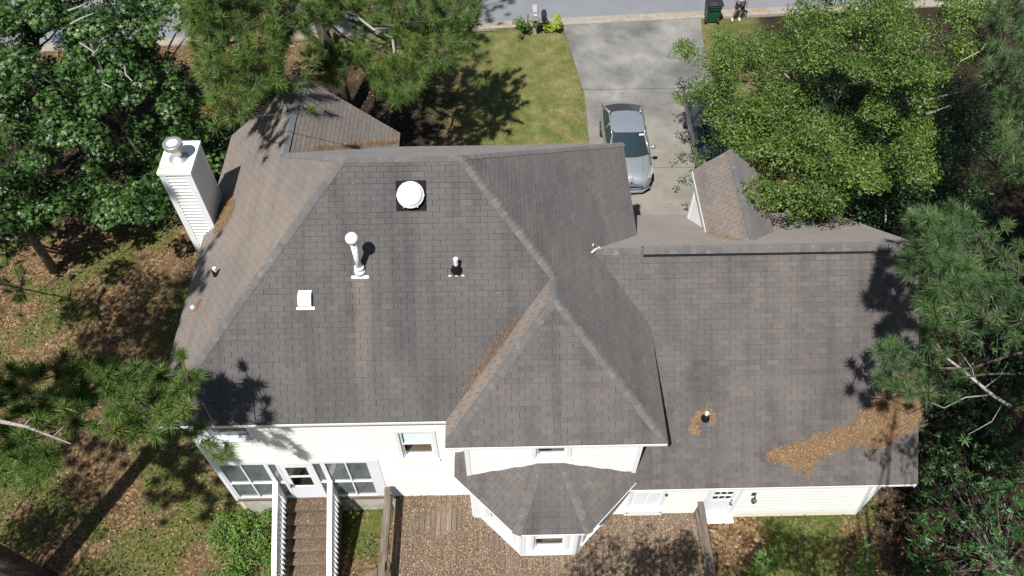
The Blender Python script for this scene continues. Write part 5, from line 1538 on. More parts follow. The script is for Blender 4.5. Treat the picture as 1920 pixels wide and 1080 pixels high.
# pine at the lower left: only its lower limbs and the foot of the trunk reach the picture
ft = [(120, 668), (165, 690), (190, 678), (235, 700), (268, 702), (300, 695), (338, 664), (346, 700), (368, 706), (80, 690), (40, 702), (15, 722), (60, 742), (110, 742), (150, 762), (200, 732), (250, 742), (290, 734), (330, 735), (140, 792), (225, 765), (262, 775),
      (20, 835), (45, 850), (72, 862), (30, 882), (52, 897), (85, 846), (96, 872), (8, 862), (60, 872), (300, 770), (275, 800), (240, 795), (320, 790), (345, 770), (8, 790), (30, 770), (70, 790), (100, 770), (180, 800), (10, 905), (5, 750),
      (250, 820), (290, 815), (215, 810), (120, 720), (155, 725), (90, 735), (180, 700), (60, 700), (215, 690), (130, 700), (20, 690), (240, 720), (310, 715), (275, 725), (175, 745), (45, 725), (320, 755), (355, 735), (285, 755), (230, 748),
      (190, 715), (150, 742), (28, 742), (85, 765), (120, 765), (15, 812), (38, 818), (65, 838), (40, 868), (75, 885), (20, 855), (105, 690)]
F1 = [(-30, 690), (60, 690), (160, 680), (260, 700), (340, 690), (372, 705), (350, 790), (270, 810), (200, 800), (110, 790), (100, 860), (60, 905), (-30, 900)]
f_t = px_tufts(ft, 8.9, .25) + px_tufts([(430, 848), (398, 832), (378, 800), (360, 815), (412, 860)], 7.0, .1)
T_F = pine('pine_tree', 'tall pine at the lower left with a limb reaching over the roof corner and wall',
     [(-12.95, 7.0, -.1), (-12.95, 7.0, .35), (-13.05, 6.9, 5), (-13.2, 6.6, 12), (-13.2, 6.6, 19)], [.40, .30, .24, .18, .05],
     [(8.6, at_z(350, 700, 9.0)), (8.8, at_z(260, 760, 8.8)), (8.2, at_z(90, 870, 8.7)), (9.0, at_z(150, 690, 9.1)), (9.2, at_z(60, 740, 9.1))],
     f_t + toward_sun([(352, 700), (400, 705), (470, 718), (440, 780), (345, 800)], 20, f_rear, 2.2, .25) + region(F1, 55, lambda a, c: 8.4 + rng.normal(0, .3)), 'needle', crown=(10.5, 20, 4.6, 44, 26), n=230, size=.295, brown=.01)
def dead(T, pts, r0, r1, n=5):
    b = MB(); b.tube(pts, np.linspace(r0, r1, len(pts)), n); return b.build('dead_branch', M['dead_wood'], T, smooth=True)
c0 = at_z(-40, 782, 9.5); c1 = at_z(50, 800, 9.45); c2 = at_z(133, 832, 9.4); dead(T_F, [c0, c1, c2], .05, .012, 7)
dead(T_F, [at_z(45, 798, 9.45), at_z(60, 782, 9.6), at_z(95, 790, 9.6)], .015, .006); dead(T_F, [at_z(100, 818, 9.4), at_z(120, 800, 9.5)], .012, .006)

# pine hanging over the left gable
def clear_of_gable(pts):
    out = []
    for T in pts:
        t = (T[2] - (Ze + PI_ * (T[0] - xL))) / (SUN[2] - PI_ * SUN[0]); q_ = T - SUN * t
        if t > 0 and q_[1] < 17.1 and q_[0] > xL and rng.random() < .6: continue
        out.append(T)
    return out
A2 = [(345, -30), (575, -30), (590, 40), (560, 70), (530, 95), (520, 135), (545, 165), (528, 170), (500, 165), (470, 205), (430, 240), (378, 232), (395, 190), (372, 130), (352, 70)]
zA2 = lambda a, c: 9.6 + rng.normal(0, .45) - (1.0 if a > 520 else 0)
pine('pine_tree', 'pine left of the front gable with its boughs drooping over the gable peak',
     [(-9.0, 20.6, .5), (-8.3, 20.0, 5), (-7.6, 19.1, 9.5), (-7.4, 18.9, 11)], [.22, .17, .10, .03],
     [(8.4, at_z(480, 140, 9.4)), (8.8, at_z(400, 190, 9.5)), (8.6, at_z(540, 20, 9.4)), (9.0, at_z(440, 60, 9.6)), (9.0, at_z(375, 60, 9.6)), (8.0, at_z(530, 150, 8.9)), (8.5, at_z(440, 220, 9.4))],
     clear_of_gable(region(A2, 480, zA2)) + px_tufts([(585, 205), (560, 160), (530, 160), (505, 150), (545, 30), (580, 60), (590, 110), (575, 140)], 9.3, .2), 'needle', crown=(10, 10.9, 1.6, 6, 9), n=120, size=.31, brown=.06)
# pine in the front lawn
A1 = [(560, -30), (905, -30), (895, 70), (868, 112), (815, 128), (792, 170), (755, 192), (715, 182), (690, 140), (655, 125), (640, 160), (600, 155), (575, 120), (590, 60)]
T_A = pine('pine_tree', 'tall pine with a dark leaning trunk standing in the front lawn beyond the gable',
     [(-6.15, 25.2, .6), (-6.3, 25.4, 2.5), (-6.75, 25.8, 6), (-7.0, 26, 12), (-7.0, 26, 18)], [.30, .26, .22, .16, .05],
     [(5.2, at_z(740, 165, 5.6)), (5.6, at_z(830, 100, 6.2)), (5.8, at_z(880, 60, 6.4)), (5.0, at_z(620, 130, 5.8)), (6.0, at_z(790, 40, 7.0)), (6.2, at_z(700, 20, 7.2)), (5.5, at_z(770, 120, 5.8)), (6.2, at_z(850, 20, 7.0))],
     toward_sun([(655, 185), (760, 150), (880, 110), (955, 165), (985, 250), (760, 268), (680, 235)], 110, lambda a, c: at_z(a, c, .8), 5.8, .5) + region(A1, 560, lambda a, c: 6.0 + rng.normal(0, .35) + (.7 if c < 40 else 0), holes=[(715, 88, 42, 20), (655, 50, 20, 36), (610, 60, 16, 36), (690, 62, 30, 22), (668, 120, 22, 20)]), 'needle', crown=(8.5, 18, 5.4, 40, 20), n=110, size=.33, brown=.03)
dead(T_A, [at_z(736, 70, 6.6), at_z(739, 96, 6.3), at_z(737, 112, 6.1), at_z(736, 128, 5.9)], .05, .025); dead(T_A, [at_z(737, 72, 6.6), at_z(700, 55, 6.8), at_z(668, 30, 7.0)], .04, .05)

# right hand pine: its boughs overhang the garage roof
et = [(1713, 408), (1752, 400), (1785, 388), (1770, 430), (1720, 462), (1750, 455), (1788, 468), (1830, 470), (1700, 474), (1745, 498), (1792, 502), (1830, 512), (1765, 540), (1802, 542), (1840, 560), (1780, 572), (1862, 530), (1882, 480), (1905, 502), (1872, 592), (1910, 545), (1755, 582), (1790, 602), (1850, 600), (1905, 632),
      (1860, 440), (1890, 420), (1725, 440), (1808, 440), (1735, 480), (1815, 490), (1850, 490), (1775, 520), (1820, 580), (1890, 560), (1885, 615), (1838, 440), (1760, 480), (1798, 525), (1848, 535), (1910, 460), (1810, 615), (1760, 415), (1800, 410)]
e2 = [(1650, 652), (1672, 640), (1690, 656), (1716, 672), (1742, 642), (1660, 680), (1690, 690), (1725, 700), (1755, 690), (1775, 660), (1650, 710), (1680, 725), (1740, 740), (1770, 720), (1800, 700), (1705, 735), (1790, 745), (1700, 712), (1735, 715)]
E1 = [(1700, 400), (1760, 388), (1800, 380), (1850, 430), (1945, 420), (1945, 640), (1880, 620), (1790, 610), (1750, 590), (1730, 510), (1695, 470)]
e_t = px_tufts(et, 10.0, .3) + px_tufts(e2, 8.3, .25)
E_O = (13.6, 9.2)
T_E = pine('pine_tree', 'bluish green pine at the right edge reaching over the end of the garage roof',
     [(E_O[0], E_O[1], .6), (E_O[0], E_O[1], 6), (13.5, 9.2, 12), (13.5, 9.2, 20)], [.26, .22, .17, .05],
     [(9.0, at_z(1710, 420, 9.9)), (9.4, at_z(1790, 400, 10)), (9.0, at_z(1760, 530, 9.8)), (8.8, at_z(1850, 600, 9.7)), (7.5, at_z(1660, 670, 8.2)), (7.3, at_z(1740, 730, 8.1)), (9.2, at_z(1850, 470, 10.0))],
     e_t + toward_sun([(1645, 470), (1720, 480), (1720, 660), (1655, 650), (1625, 560), (1640, 500)], 40, f_gr, 4.0, .3) + region(E1, 25, lambda a, c: 9.5 + rng.normal(0, .35)), 'needle_blue', crown=(11.2, 20, 3.7, 40, 24), n=230, size=.295, brown=.012)
def dl(pl_, z, r0, r1): dead(T_E, [at_z(a, c, z + .15 * i) for i, (a, c) in enumerate(pl_)], r0, r1)
dl([(1895, 762), (1860, 740), (1800, 690), (1770, 668), (1740, 640), (1728, 600)], 7.2, .045, .012)
dl([(1860, 740), (1810, 745), (1770, 765), (1735, 750)], 7.2, .022, .006); dl([(1800, 690), (1760, 690), (1730, 682)], 7.5, .02, .006)
dl([(1770, 668), (1755, 640), (1722, 628)], 7.6, .016, .005); dl([(1880, 755), (1860, 790), (1815, 815)], 7.1, .014, .005); dl([(1830, 715), (1822, 690), (1800, 660)], 7.3, .014, .004)
dl([(1845, 728), (1875, 705), (1890, 680)], 7.2, .014, .004)
needles_brown = px_tufts([(1795, 640), (1808, 650), (1800, 662)], 7.8, .1)
# pine at the far upper right
H1 = [(1842, -20), (1945, -20), (1945, 380), (1890, 330), (1868, 250), (1880, 190), (1845, 150), (1862, 60)]
pine('pine_tree', 'shaded dark pine at the upper right corner of the view',
     [(20.5, 17.5, .6), (20.3, 17.5, 7), (20.0, 17.5, 16)], [.26, .2, .05],
     [(8.5, at_z(1880, 60, 9.0)), (8.5, at_z(1875, 150, 9.0)), (8.0, at_z(1900, 240, 8.6)), (7.5, at_z(1910, 340, 8.4))],
     region(H1 , 190, lambda a, c: 8.9 + rng.normal(0, .4)), 'needle_blue', crown=(10, 17, 3.6, 26, 14), n=110, size=.31)
L1 = [(-30, 225), (55, 235), (62, 285), (-30, 320)]
L2 = [(-30, 470), (60, 480), (75, 530), (40, 590), (-30, 610)]
pine('pine_tree', 'young shaded pine at the left edge of the view below the broadleaf trees',
     [(-19.6, 16.6, .2), (-19.5, 16.6, 3), (-19.5, 16.6, 7)], [.12, .09, .03],
     [(3.0, at_z(30, 270, 4.0)), (2.8, at_z(40, 540, 3.6))], region(L1, 16, lambda a, c: 4 + rng.normal(0, .3)) + region(L2, 26, lambda a, c: 3.6 + rng.normal(0, .3)), 'needle', crown=(4, 8, 2.2, 10, 6), n=80, size=.24)

# broadleaf trees
STAR = []
for k in range(5):
    a = math.pi / 2 + k * 2 * math.pi / 5
    STAR += [(math.cos(a) * .55, math.sin(a) * .55), (math.cos(a + .63) * .23, math.sin(a + .63) * .23)]
OVAL = [(-.5, 0), (-.15, -.2), (.25, -.17), (.5, 0), (.25, .17), (-.15, .2)]
LANCE = [(-.5, 0), (-.1, -.13), (.5, 0), (-.1, .13)]
def leaves(name, P, N, size, tone, mat, parent, shape, T=None):
    n = len(P); shape = np.array(shape); k = len(shape)
    N = N / np.linalg.norm(N, axis=1)[:, None]
    t = rng.normal(size=(n, 3)) if T is None else T.copy()
    t -= N * np.sum(t * N, 1)[:, None]; t /= np.linalg.norm(t, axis=1)[:, None] + 1e-9
    s_ = np.cross(N, t)
    ring = P[:, None, :] + (t[:, None, :] * shape[None, :, :1] + s_[:, None, :] * shape[None, :, 1:]) * size[:, None, None]
    ring = ring - N[:, None, :] * (np.abs(shape[:, 1])[None, :, None] * .35 * size[:, None, None])
    if k <= 4:
        v = ring.reshape(-1, 3); i = np.arange(n)[:, None] * k
        tris = np.stack([i + [0, 1, 2], i + [0, 2, 3]], 1).reshape(-1, 3); m_ = 2
    else:
        v = np.concatenate([ring, P[:, None, :]], 1).reshape(-1, 3); i = np.arange(n)[:, None] * (k + 1)
        tris = np.stack([i + [j, (j + 1) % k, k] for j in range(k)], 1).reshape(-1, 3); m_ = k
    return tri_mesh(name, v, tris, np.repeat(tone, m_), mat, parent)
def broadleaf(name, label, trunk, rad, clumps, per, size, mat, shape, cat='tree', group=None, limb_every=3, flat=.6, tone=(.5, .2), bark='bark_gum', up=.9, bare=0):
    """clumps: list of (centre, radius)"""
    t = thing(name, trunk[0], label, cat, group)
    b = MB(); b.tube(trunk, rad, 10); b.build('trunk' if cat == 'tree' else 'stem', M[bark], t, smooth=True)
    b = MB(); tr_ = np.array(trunk, float)
    for i, (c, r_) in enumerate(clumps):
        if i % limb_every: continue
        c = np.array(c)
        j = np.argmin(np.abs(tr_[:, 2] - c[2] * .55)); a = tr_[max(1, j)] if len(tr_) > 1 else tr_[0]
        pts = limb_pts(a, c, .04); b.tube(pts, np.linspace(rad[0] * .35, rad[0] * .06, len(pts)), 5)
        for q_ in range(2):
            e = c + rng.normal(0, r_ * .7, 3) * [1, 1, .5]; b.tube([pts[-2], (pts[-2] + e) / 2 + rng.normal(0, .06, 3), e], [rad[0] * .09, rad[0] * .06, rad[0] * .03], 4)
    if b.v: b.build('branches', M[bark], t)
    C_ = []; N_ = []; Tn = []
    for c, r_ in clumps:
        m_ = max(4, int(per * (r_ / .6) ** 2 * rng.uniform(.7, 1.3)))
        d = rng.normal(size=(m_, 3)); d /= np.linalg.norm(d, axis=1)[:, None]
        rr = r_ * rng.uniform(.25, 1.08, (m_, 1)) ** .6
        C_.append(np.array(c) + d * rr * [1, 1, flat]); N_.append(d * .7 + [0, 0, up] + rng.normal(0, .42, (m_, 3)))
        Tn.append(np.clip(rng.normal(tone[0] + rng.normal(0, .09), tone[1], m_), 0, 1))
    P = np.concatenate(C_); N = np.concatenate(N_)
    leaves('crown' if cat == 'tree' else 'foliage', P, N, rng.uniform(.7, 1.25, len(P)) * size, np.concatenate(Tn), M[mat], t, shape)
    return t
def out_of_view(c, r_=.8):
    c = np.array(c); q_ = to_px(c); s_ = FPX / ((c - CAM) @ FW) * r_ if (c - CAM) @ FW > .5 else 1e4
    return q_[0] > 1920 + s_ or q_[0] < -s_ or q_[1] > 1080 + s_ or q_[1] < -s_
def near(clumps, trunks):
    out = [[] for _ in trunks]
    for c, r_ in clumps:
        i = int(np.argmin([np.hypot(c[0] - a, c[1] - d) for a, d in trunks])); out[i].append((c, r_))
    return out
B1 = [(-80, -60), (430, -60), (362, 40), (345, 150), (380, 210), (425, 262), (412, 310), (330, 395), (285, 400), (262, 420), (215, 425), (175, 395), (140, 380), (95, 400), (55, 440), (-80, 450)]
hol = [(105, 92, 34, 20), (322, 78, 34, 40), (25, 8, 30, 14), (205, 240, 30, 32), (215, 335, 26, 26), (130, 300, 16, 16), (262, 60, 14, 14), (90, 330, 14, 12), (250, 150, 12, 12)]
cl = [(c, rng.uniform(.32, .66)) for c in region(B1, 300, lambda a, c: float(np.clip(7.2 - c * .010 + rng.normal(0, 1.1), 1.2, 9)), hol)]
cl += [(c, rng.uniform(.32, .6)) for c in region([(-80, -60), (425, -60), (362, 40), (350, 130), (200, 190), (-80, 210)], 120, lambda a, c: 7.6 - c * .006 + rng.normal(0, .8), hol)]
cl += [(c, rng.uniform(.34, .55)) for c in region([(20, 75), (350, 55), (355, 150), (300, 185), (20, 190)], 55, lambda a, c: 5.6 + rng.normal(0, .7), [(322, 78, 22, 26), (105, 92, 20, 12)])]
gt = [(-12.3, 20.2), (-17.0, 22.5), (-15.6, 17.4)]
gum_l = ['dark green star leaved tree beside the chimney and the left gable', 'tall dark green star leaved tree at the upper left corner near the street', 'dark green star leaved tree over the leafy side yard left of the chimney']
for (gx_, gy2), cl_, lb in zip(gt, near(cl, gt), gum_l):
    T_B = broadleaf('sweetgum_tree', lb, [(gx_, gy2, .3), (gx_ + .1, gy2, 2.5), (gx_, gy2 - .1, 5), (gx_ + .2, gy2, 8)], [.17, .14, .10, .04], cl_, 150, .165, 'gum_leaf', STAR, limb_every=14, group='dark star leaved trees at the left')
for pl_, z in (([(132, 45), (155, 33), (176, 25)], 8.0), ([(155, 55), (172, 40)], 7.6), ([(150, 80), (180, 100), (190, 72)], 7.3), ([(232, 110), (236, 140), (248, 152)], 6.8), ([(65, 142), (85, 130)], 7), ([(190, 155), (210, 165)], 6.2), ([(128, 20), (150, 12), (166, 3)], 8.4)):
    dead(T_B, [at_z(a, c, z + 1.2 + .1 * i) for i, (a, c) in enumerate(pl_)], .035, .015)

D1 = [(1270, 90), (1300, 70), (1315, 100), (1345, 60), (1400, 75), (1440, 40), (1490, 20), (1500, -60), (1860, -60), (1850, 90), (1790, 130), (1745, 150), (1740, 260), (1735, 330), (1660, 345), (1600, 330), (1560, 400), (1500, 405), (1440, 395), (1395, 330), (1380, 300), (1350, 280), (1345, 240), (1330, 205), (1280, 195), (1265, 175), (1300, 160), (1330, 130)]
holD = [(1585, 172, 70, 42), (1660, 250, 45, 30), (1405, 160, 26, 22), (1452, 42, 18, 26), (1470, 145, 12, 10), (1590, 215, 42, 26), (1690, 190, 30, 40), (1640, 270, 30, 14), (1480, 240, 12, 10), (1560, 130, 16, 10), (1345, 100, 10, 8)]
def zD(a, c):
    z = 5.6 + .0045 * (a - 1400) + rng.normal(0, .8)
    return float(np.clip(z, 3.2, 8.5))
cl = [(c, rng.uniform(.30, .58)) for c in region(D1, 520, zD, holD)]
cl += [(c, rng.uniform(.26, .46)) for c in region([(1315, 150), (1345, 70), (1440, 45), (1500, 120), (1480, 290), (1390, 290), (1350, 210)], 60, lambda a, c: 4.6 + rng.normal(0, .6), holD)]
cl += [(at_z(1525 + rng.normal(0, 17), 388 + rng.normal(0, 12), 5.2), .26) for _ in range(9)] + [(at_z(1690 + rng.normal(0, 40), 275 + rng.normal(0, 25), 6.5), .4) for _ in range(8)]
cl += [(at_z(1300 + rng.normal(0, 22), 300 + rng.normal(0, 26), 3.6), .3) for _ in range(4)] + [(at_z(1310, 180, 4.2), .3), (at_z(1278, 190, 4.1), .22), (at_z(1290, 108, 4.4), .25), (at_z(1265, 95, 4.4), .15), (at_z(1262, 305, 3.4), .2), (at_z(1325, 260, 3.6), .25), (at_z(1318, 225, 3.9), .28), (at_z(1340, 285, 3.6), .26), (at_z(1350, 235, 4.0), .3), (at_z(1362, 268, 3.8), .28), (at_z(1300, 268, 3.5), .2), (at_z(1275, 290, 3.3), .18), (at_z(1330, 190, 4.2), .26)]
T_D = broadleaf('oak_tree', 'big light green small leaved tree spreading over the right side of the driveway', [(11.9, 22.6, .6), (11.8, 22.5, 1.8), (11.9, 22.3, 3.2), (12.0, 22.0, 4.6)], [.18, .14, .10, .03], cl, 240, .098, 'oak_leaf', OVAL, limb_every=70, flat=.5, tone=(.55, .22))
for pl_, z in (([(1470, 138), (1480, 146)], 7), ([(1445, 262), (1452, 250)], 6), ([(1725, 190), (1760, 182), (1800, 172)], 5.5), ([(1735, 215), (1790, 195)], 5), ([(1828, 62), (1850, 78), (1840, 95), (1800, 115)], 8), ([(1660, 418), (1662, 380), (1685, 362), (1700, 352)], 3.5), ([(1530, 248), (1545, 240)], 6.5)):
    dead(T_D, [at_z(a, c, z + .1 * i) for i, (a, c) in enumerate(pl_)], .035, .015)

def rosettes(name, label, trunk, pts, mat, leaf=.15, k=9, cat='shrub', group=None, tone=(.5, .2)):
    t = thing(name, trunk[0], label, cat, group)
    b = MB(); b.tube(trunk, np.linspace(.06, .02, len(trunk)), 7)
    P, N, T = [], [], []
    for i, c in enumerate(pts):
        c = np.array(c)
        if i % 14 == 0: b.tube(limb_pts(np.array(trunk[len(trunk) // 2]), c, .02, 4), [.02, .015, .01, .006], 4)
        ax = np.array([0, 0, 1.0]) + rng.normal(0, .35, 3); ax /= np.linalg.norm(ax)
        for j in range(k):
            d = rng.normal(size=3); d -= ax * (d @ ax); d /= np.linalg.norm(d)
            d = d + ax * rng.uniform(-.1, .55); d /= np.linalg.norm(d)
            P.append(c + d * leaf * .55 - ax * rng.uniform(0, .12)); T.append(d); N.append(ax + rng.normal(0, .25, 3))
    b.build('stem' if cat != 'tree' else 'trunk', M['bark_gum'], t)
    P, N, T = np.array(P), np.array(N), np.array(T)
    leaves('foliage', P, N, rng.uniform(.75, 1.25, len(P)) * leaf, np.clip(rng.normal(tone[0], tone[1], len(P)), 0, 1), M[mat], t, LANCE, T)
    return t
G1 = [(1725, 880), (1760, 812), (1830, 785), (1950, 760), (1950, 1110), (1690, 1110), (1700, 1010), (1735, 950)]
G2 = [(1800, 640), (1950, 570), (1950, 790), (1840, 790), (1790, 740)]
rosettes('laurel_shrub', 'glossy long leaved shrub filling the lower right corner', [(12.6, 6.2, .6), (12.6, 6.2, 2), (12.4, 6.3, 3.6)], region(G1, 330, lambda a, c: 3.4 + rng.normal(0, .9)), 'laurel_leaf', .17, 10, tone=(.40, .28), group='long leaved shrubs at the right edge')
rosettes('laurel_shrub', 'shaded long leaved shrub behind the dead limb at the right edge', [(14.2, 10.4, .6), (14.2, 10.4, 2), (14, 10.2, 3.4)], region(G2, 190, lambda a, c: 3.6 + rng.normal(0, .6)), 'laurel_leaf', .16, 10, group='long leaved shrubs at the right edge', tone=(.4, .2))
U1 = [(1570, 350), (1700, 320), (1880, 330), (1880, 560), (1760, 600), (1735, 470), (1600, 400)]
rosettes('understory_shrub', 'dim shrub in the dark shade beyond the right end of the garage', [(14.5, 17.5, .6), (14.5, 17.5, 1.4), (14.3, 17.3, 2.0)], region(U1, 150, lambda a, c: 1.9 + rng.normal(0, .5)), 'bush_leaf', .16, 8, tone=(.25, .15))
W1 = [(1490, 120), (1660, 130), (1750, 150), (1860, 110), (1870, 560), (1765, 610), (1735, 460), (1660, 430), (1590, 390), (1560, 330), (1520, 240)]
cl = [(c, rng.uniform(.35, .65)) for c in region(W1, 340, lambda a, c: 3.0 + rng.normal(0, .8))]
cl += [(c, rng.uniform(.35, .6)) for c in region([(1500, 120), (1670, 120), (1720, 280), (1600, 300), (1500, 230)], 70, lambda a, c: 3.6 + rng.normal(0, .5))]
broadleaf('oak_tree', 'dim dark oak in the shade between the light green tree and the right hand pine', [(16.5, 20.5, .6), (16.4, 20.3, 1.6), (16.2, 20, 2.6)], [.09, .07, .03], cl, 125, .12, 'gum_leaf', OVAL, limb_every=30, flat=.6, tone=(.16, .14), bark='bark_pine')  # woodland shade put into the very dark leaf tone
W2 = [(1722, 480), (1790, 620), (1830, 690), (1800, 860), (1760, 930), (1700, 1000), (1722, 900)]
rosettes('understory_shrub', 'low shrub added along the right end wall of the garage, leaves darkened as shade', [(12.2, 10.6, .6), (12.2, 10.6, 1.2), (12.2, 10.5, 1.8)], region(W2, 260, lambda a, c: 1.5 + rng.normal(0, .35)), 'gum_leaf', .15, 8, tone=(.14, .12))  # added to darken this strip; the shade sits in the leaf tone
s1 = [(1405, 1070), (1420, 1060), (1435, 1045), (1450, 1028), (1462, 1015), (1440, 1062), (1415, 1082), (1455, 1040), (1425, 1035)]
rosettes('sapling', 'leaning sapling with small pale leaves right of the deck rail', [at_z(1395, 1100, .9), at_z(1430, 1060, 1.8), at_z(1462, 1015, 2.3)], px_tufts(s1 + [(a + 8, c + 6) for a, c in s1], 2.2, .15), 'bush_leaf', .19, 12, tone=(.85, .12), group='young saplings behind the garage')
s2 = [(1625, 1020), (1628, 1035), (1612, 1045), (1640, 1048), (1618, 1062), (1640, 1068), (1605, 1075), (1630, 1085), (1648, 1080), (1600, 1090)]
rosettes('sapling', 'upright sapling with rounded leaves between the garage wall and the corner shrub', [at_z(1628, 1140, .9), at_z(1627, 1080, 1.8), at_z(1625, 1015, 2.5)], px_tufts(s2 + [(a - 6, c + 9) for a, c in s2], 2.2, .15), 'bush_leaf', .19, 12, tone=(.78, .14), group='young saplings behind the garage')

def bush(label, c, r_, h, per, size, mat, name='bush', tone=(.5, .2), n=9):
    cl_ = [(np.array(c) + rng.normal(0, .45, 3) * [r_, r_, 0] + [0, 0, rng.uniform(.25, .9) * h], r_ * rng.uniform(.35, .55)) for _ in range(n)]
    return broadleaf(name, label, [c, np.array(c) + [0, 0, h * .5]], [.03, .015], cl_, per, size, mat, OVAL, cat='bush', limb_every=2, flat=.8, tone=tone, bark='bark_pine')
c0 = at_z(455, 1035, .1)
cl_ = [(at_z(a, c, .5 + rng.normal(0, .15)), rng.uniform(.16, .30)) for a, c in zip(rng.uniform(388, 514, 60), rng.uniform(965, 1090, 60))]
broadleaf('bush', 'leafy green bush crowding the left side of the stairs', [c0, c0 + [0, 0, .4]], [.03, .015], cl_, 480, .08, 'bush_leaf', OVAL, cat='bush', limb_every=4, flat=.8, tone=(.68, .22), bark='bark_pine')
bush('small bright green weed bush between the stairs and the deck against the foundation', (-4.38, 8.45, .15), .22, .9, 200, .085, 'bush_leaf', tone=(.7, .15), n=7)
bush('round dark green bush left of the mailboxes', (1.15, 30.6, .8), .46, .75, 420, .10, 'bush_leaf', tone=(.45, .2), n=12)
bush('round lime green bush right of the mailboxes at the driveway corner', (2.48, 30.72, .8), .44, .65, 480, .10, 'lime_leaf', tone=(.55, .22), n=13)
for i, (a, c, r_) in enumerate(((150, 415, .5), (245, 415, .45), (40, 410, .6))):
    pass
lb3 = ['low leafy undergrowth below the dark trees left of the chimney', 'undergrowth thicket at the left edge above the leaf litter', 'undergrowth clump near the foot of the white chimney']
for (a, c, r_, n_), lb in zip(((170, 385, .8, 14), (40, 400, 1.0, 16), (290, 370, .7, 12)), lb3):
    q_ = at_z(a, c, .5); bush(lb, q_ - [0, 0, .2], r_, .8, 90, .12, 'gum_leaf', 'undergrowth', (.5, .2), n_)
rosettes('weed_bush', 'small lime green fern clump in the leaf litter of the side yard', [at_z(146, 432, .3), at_z(146, 432, .5)], [at_z(146 + rng.normal(0, 9), 430 + rng.normal(0, 10), .45) for _ in range(26)], 'lime_leaf', .13, 7, tone=(.35, .15))
# trees standing behind the viewpoint whose shade falls on the deck and the rear yard
cl = [(np.array([2.1, 2.4, 9.2]) + rng.normal(0, 1, 3) * [1.0, .9, .9], rng.uniform(.3, .55)) for _ in range(60)]
cl = [(c, r_) for c, r_ in cl if out_of_view(c, r_ + .05)]
sh = lambda poly, n, pl_, t0, r_: [(c, r_) for c in toward_sun(poly, n, pl_, t0, .6)]
cl += [q_ for q_ in sh([(1190, 985), (1300, 970), (1312, 1078), (1185, 1078)], 44, lambda a, c: at_z(a, c, 1.2), 9.5, .24) if out_of_view(q_[0], .3)]
broadleaf('oak_tree', 'oak standing in the rear yard before the deck and shading its right end', [(2.0, 0.6, .3), (2.0, .7, 4), (1.9, 1.0, 9)], [.16, .13, .05], cl, 130, .12, 'oak_leaf', OVAL)
cl = [(np.array([5.0, 2.6, 10.2]) + rng.normal(0, 1, 3) * [1.2, .8, .9], rng.uniform(.3, .5)) for _ in range(22)] + [(np.array([8.6, 3.0, 8.0]) + rng.normal(0, 1, 3) * [1.5, .9, 1.0], rng.uniform(.3, .55)) for _ in range(46)] + [(np.array([7.6, 4.1, 13.2]) + rng.normal(0, 1, 3) * [.5, .5, .3], .26) for _ in range(12)] + [(c, .2) for c in toward_sun([(1660, 700), (1722, 690), (1722, 890), (1690, 880), (1640, 740)], 22, f_gr, 12.5, .4)]
cl = [(c, r_) for c, r_ in cl if out_of_view(c, r_ + .05)]
cl += [q_ for q_ in sh([(1385, 985), (1560, 985), (1700, 960), (1720, 1078), (1385, 1078)], 75, lambda a, c: at_z(a, c, .8), 10.0, .30) if out_of_view(q_[0], .35)]
cl += [q_ for q_ in sh([(1400, 930), (1530, 935), (1560, 958), (1410, 958)], 10, lambda a, c: on_plane(a, c, (0, 1, 0), 8.14), 9.5, .15) if out_of_view(q_[0], .2)]
broadleaf('oak_tree', 'oak standing in the rear yard before the garage wall', [(7.0, 0.4, .5), (7.0, .6, 4), (7, 1.2, 9)], [.17, .14, .05], cl, 130, .12, 'oak_leaf', OVAL, limb_every=12)
cl = [(np.array([-15.8, 4.6, 8.5]) + rng.normal(0, 1, 3) * [1.3, 1.6, 1.0], rng.uniform(.4, .75)) for _ in range(70)]
cl = [(c, r_) for c, r_ in cl if out_of_view(c, r_ + .05)]
broadleaf('oak_tree', 'oak standing in the side yard outside the lower left corner', [(-15.5, 1.5, 0), (-15.5, 1.6, 4), (-15.4, 2, 9)], [.17, .14, .05], cl, 130, .12, 'oak_leaf', OVAL)
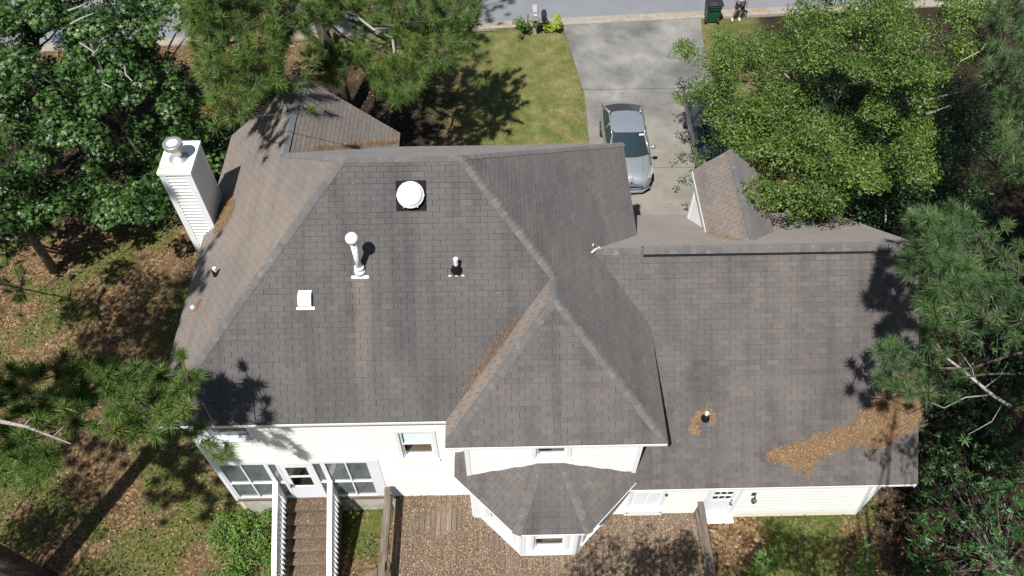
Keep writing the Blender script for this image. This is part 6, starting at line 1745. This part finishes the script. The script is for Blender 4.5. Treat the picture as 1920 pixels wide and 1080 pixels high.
for lb, base, cs in (('unseen oak added for shade in the woods beyond the right edge beside the corner shrub', (17.5, 3.0), [((10.4, 5.3, 11.2), 1.1), ((12.0, 6.8, 12), 1.4), ((14.5, 7.2, 12.5), 1.8), ((16.5, 6, 10), 1.8)]),
                     ('unseen oak added for shade in the woods beyond the right edge level with the garage', (17.0, 12.8), [((14.0, 11.6, 13.5), 1.7), ((16.2, 10.4, 14), 1.9), ((15.5, 13.4, 13), 1.7), ((18.2, 12.5, 12), 1.9)]),
                     ('unseen oak added for shade in the woods beyond the upper right edge', (20.0, 17.0), [((15.4, 20.0, 12.6), 1.3), ((17.5, 15.0, 13), 1.8), ((19.5, 17.5, 13), 2.0), ((21, 15, 12), 2)])):
    cl = [(np.array(c) + rng.normal(0, 1, 3) * [s_, s_, s_ * .6], rng.uniform(.5, .85)) for c, s_ in cs for _ in range(26)]
    cl = [(c, r_) for c, r_ in cl if out_of_view(c, r_ + .1)]  # crowns added out of view to cast shade into the right-hand woods
    broadleaf('oak_tree', lb, [(*base, .6), (base[0], base[1], 5), (base[0] - .3, base[1], 10)], [.22, .18, .08], cl, 110, .15, 'oak_leaf', OVAL, limb_every=8, group='unseen oaks added to shade the woods at the right')
cl = [(np.array([-15.0, 10.2, 11.6]) + rng.normal(0, 1, 3) * [1.6, 1.1, .8], rng.uniform(.45, .8)) for _ in range(58)]
cl = [(c, r_) for c, r_ in cl if out_of_view(c, r_ + .05)]
broadleaf('oak_tree', 'leafy oak beside the lower left pine shading the middle of the side yard', [(-16.5, 9.0, 0), (-16.2, 9.0, 5), (-15, 8.8, 10)], [.17, .14, .05], cl, 120, .13, 'oak_leaf', OVAL, limb_every=8)
pine('pine_tree', 'tall pine in the woods right of the house', [(18.5, 11.5, .6), (18.5, 11.5, 9), (18.5, 11.5, 21)], [.28, .22, .05], [], [np.array([18.5, 11.5, 21.2])], 'needle_blue', crown=(9, 21, 4.6, 30, 9), n=70, size=.3)
print('tabs', len(TABS), 'objects', len(bpy.data.objects), 'tris', sum(len(m_.polygons) for m_ in bpy.data.meshes))
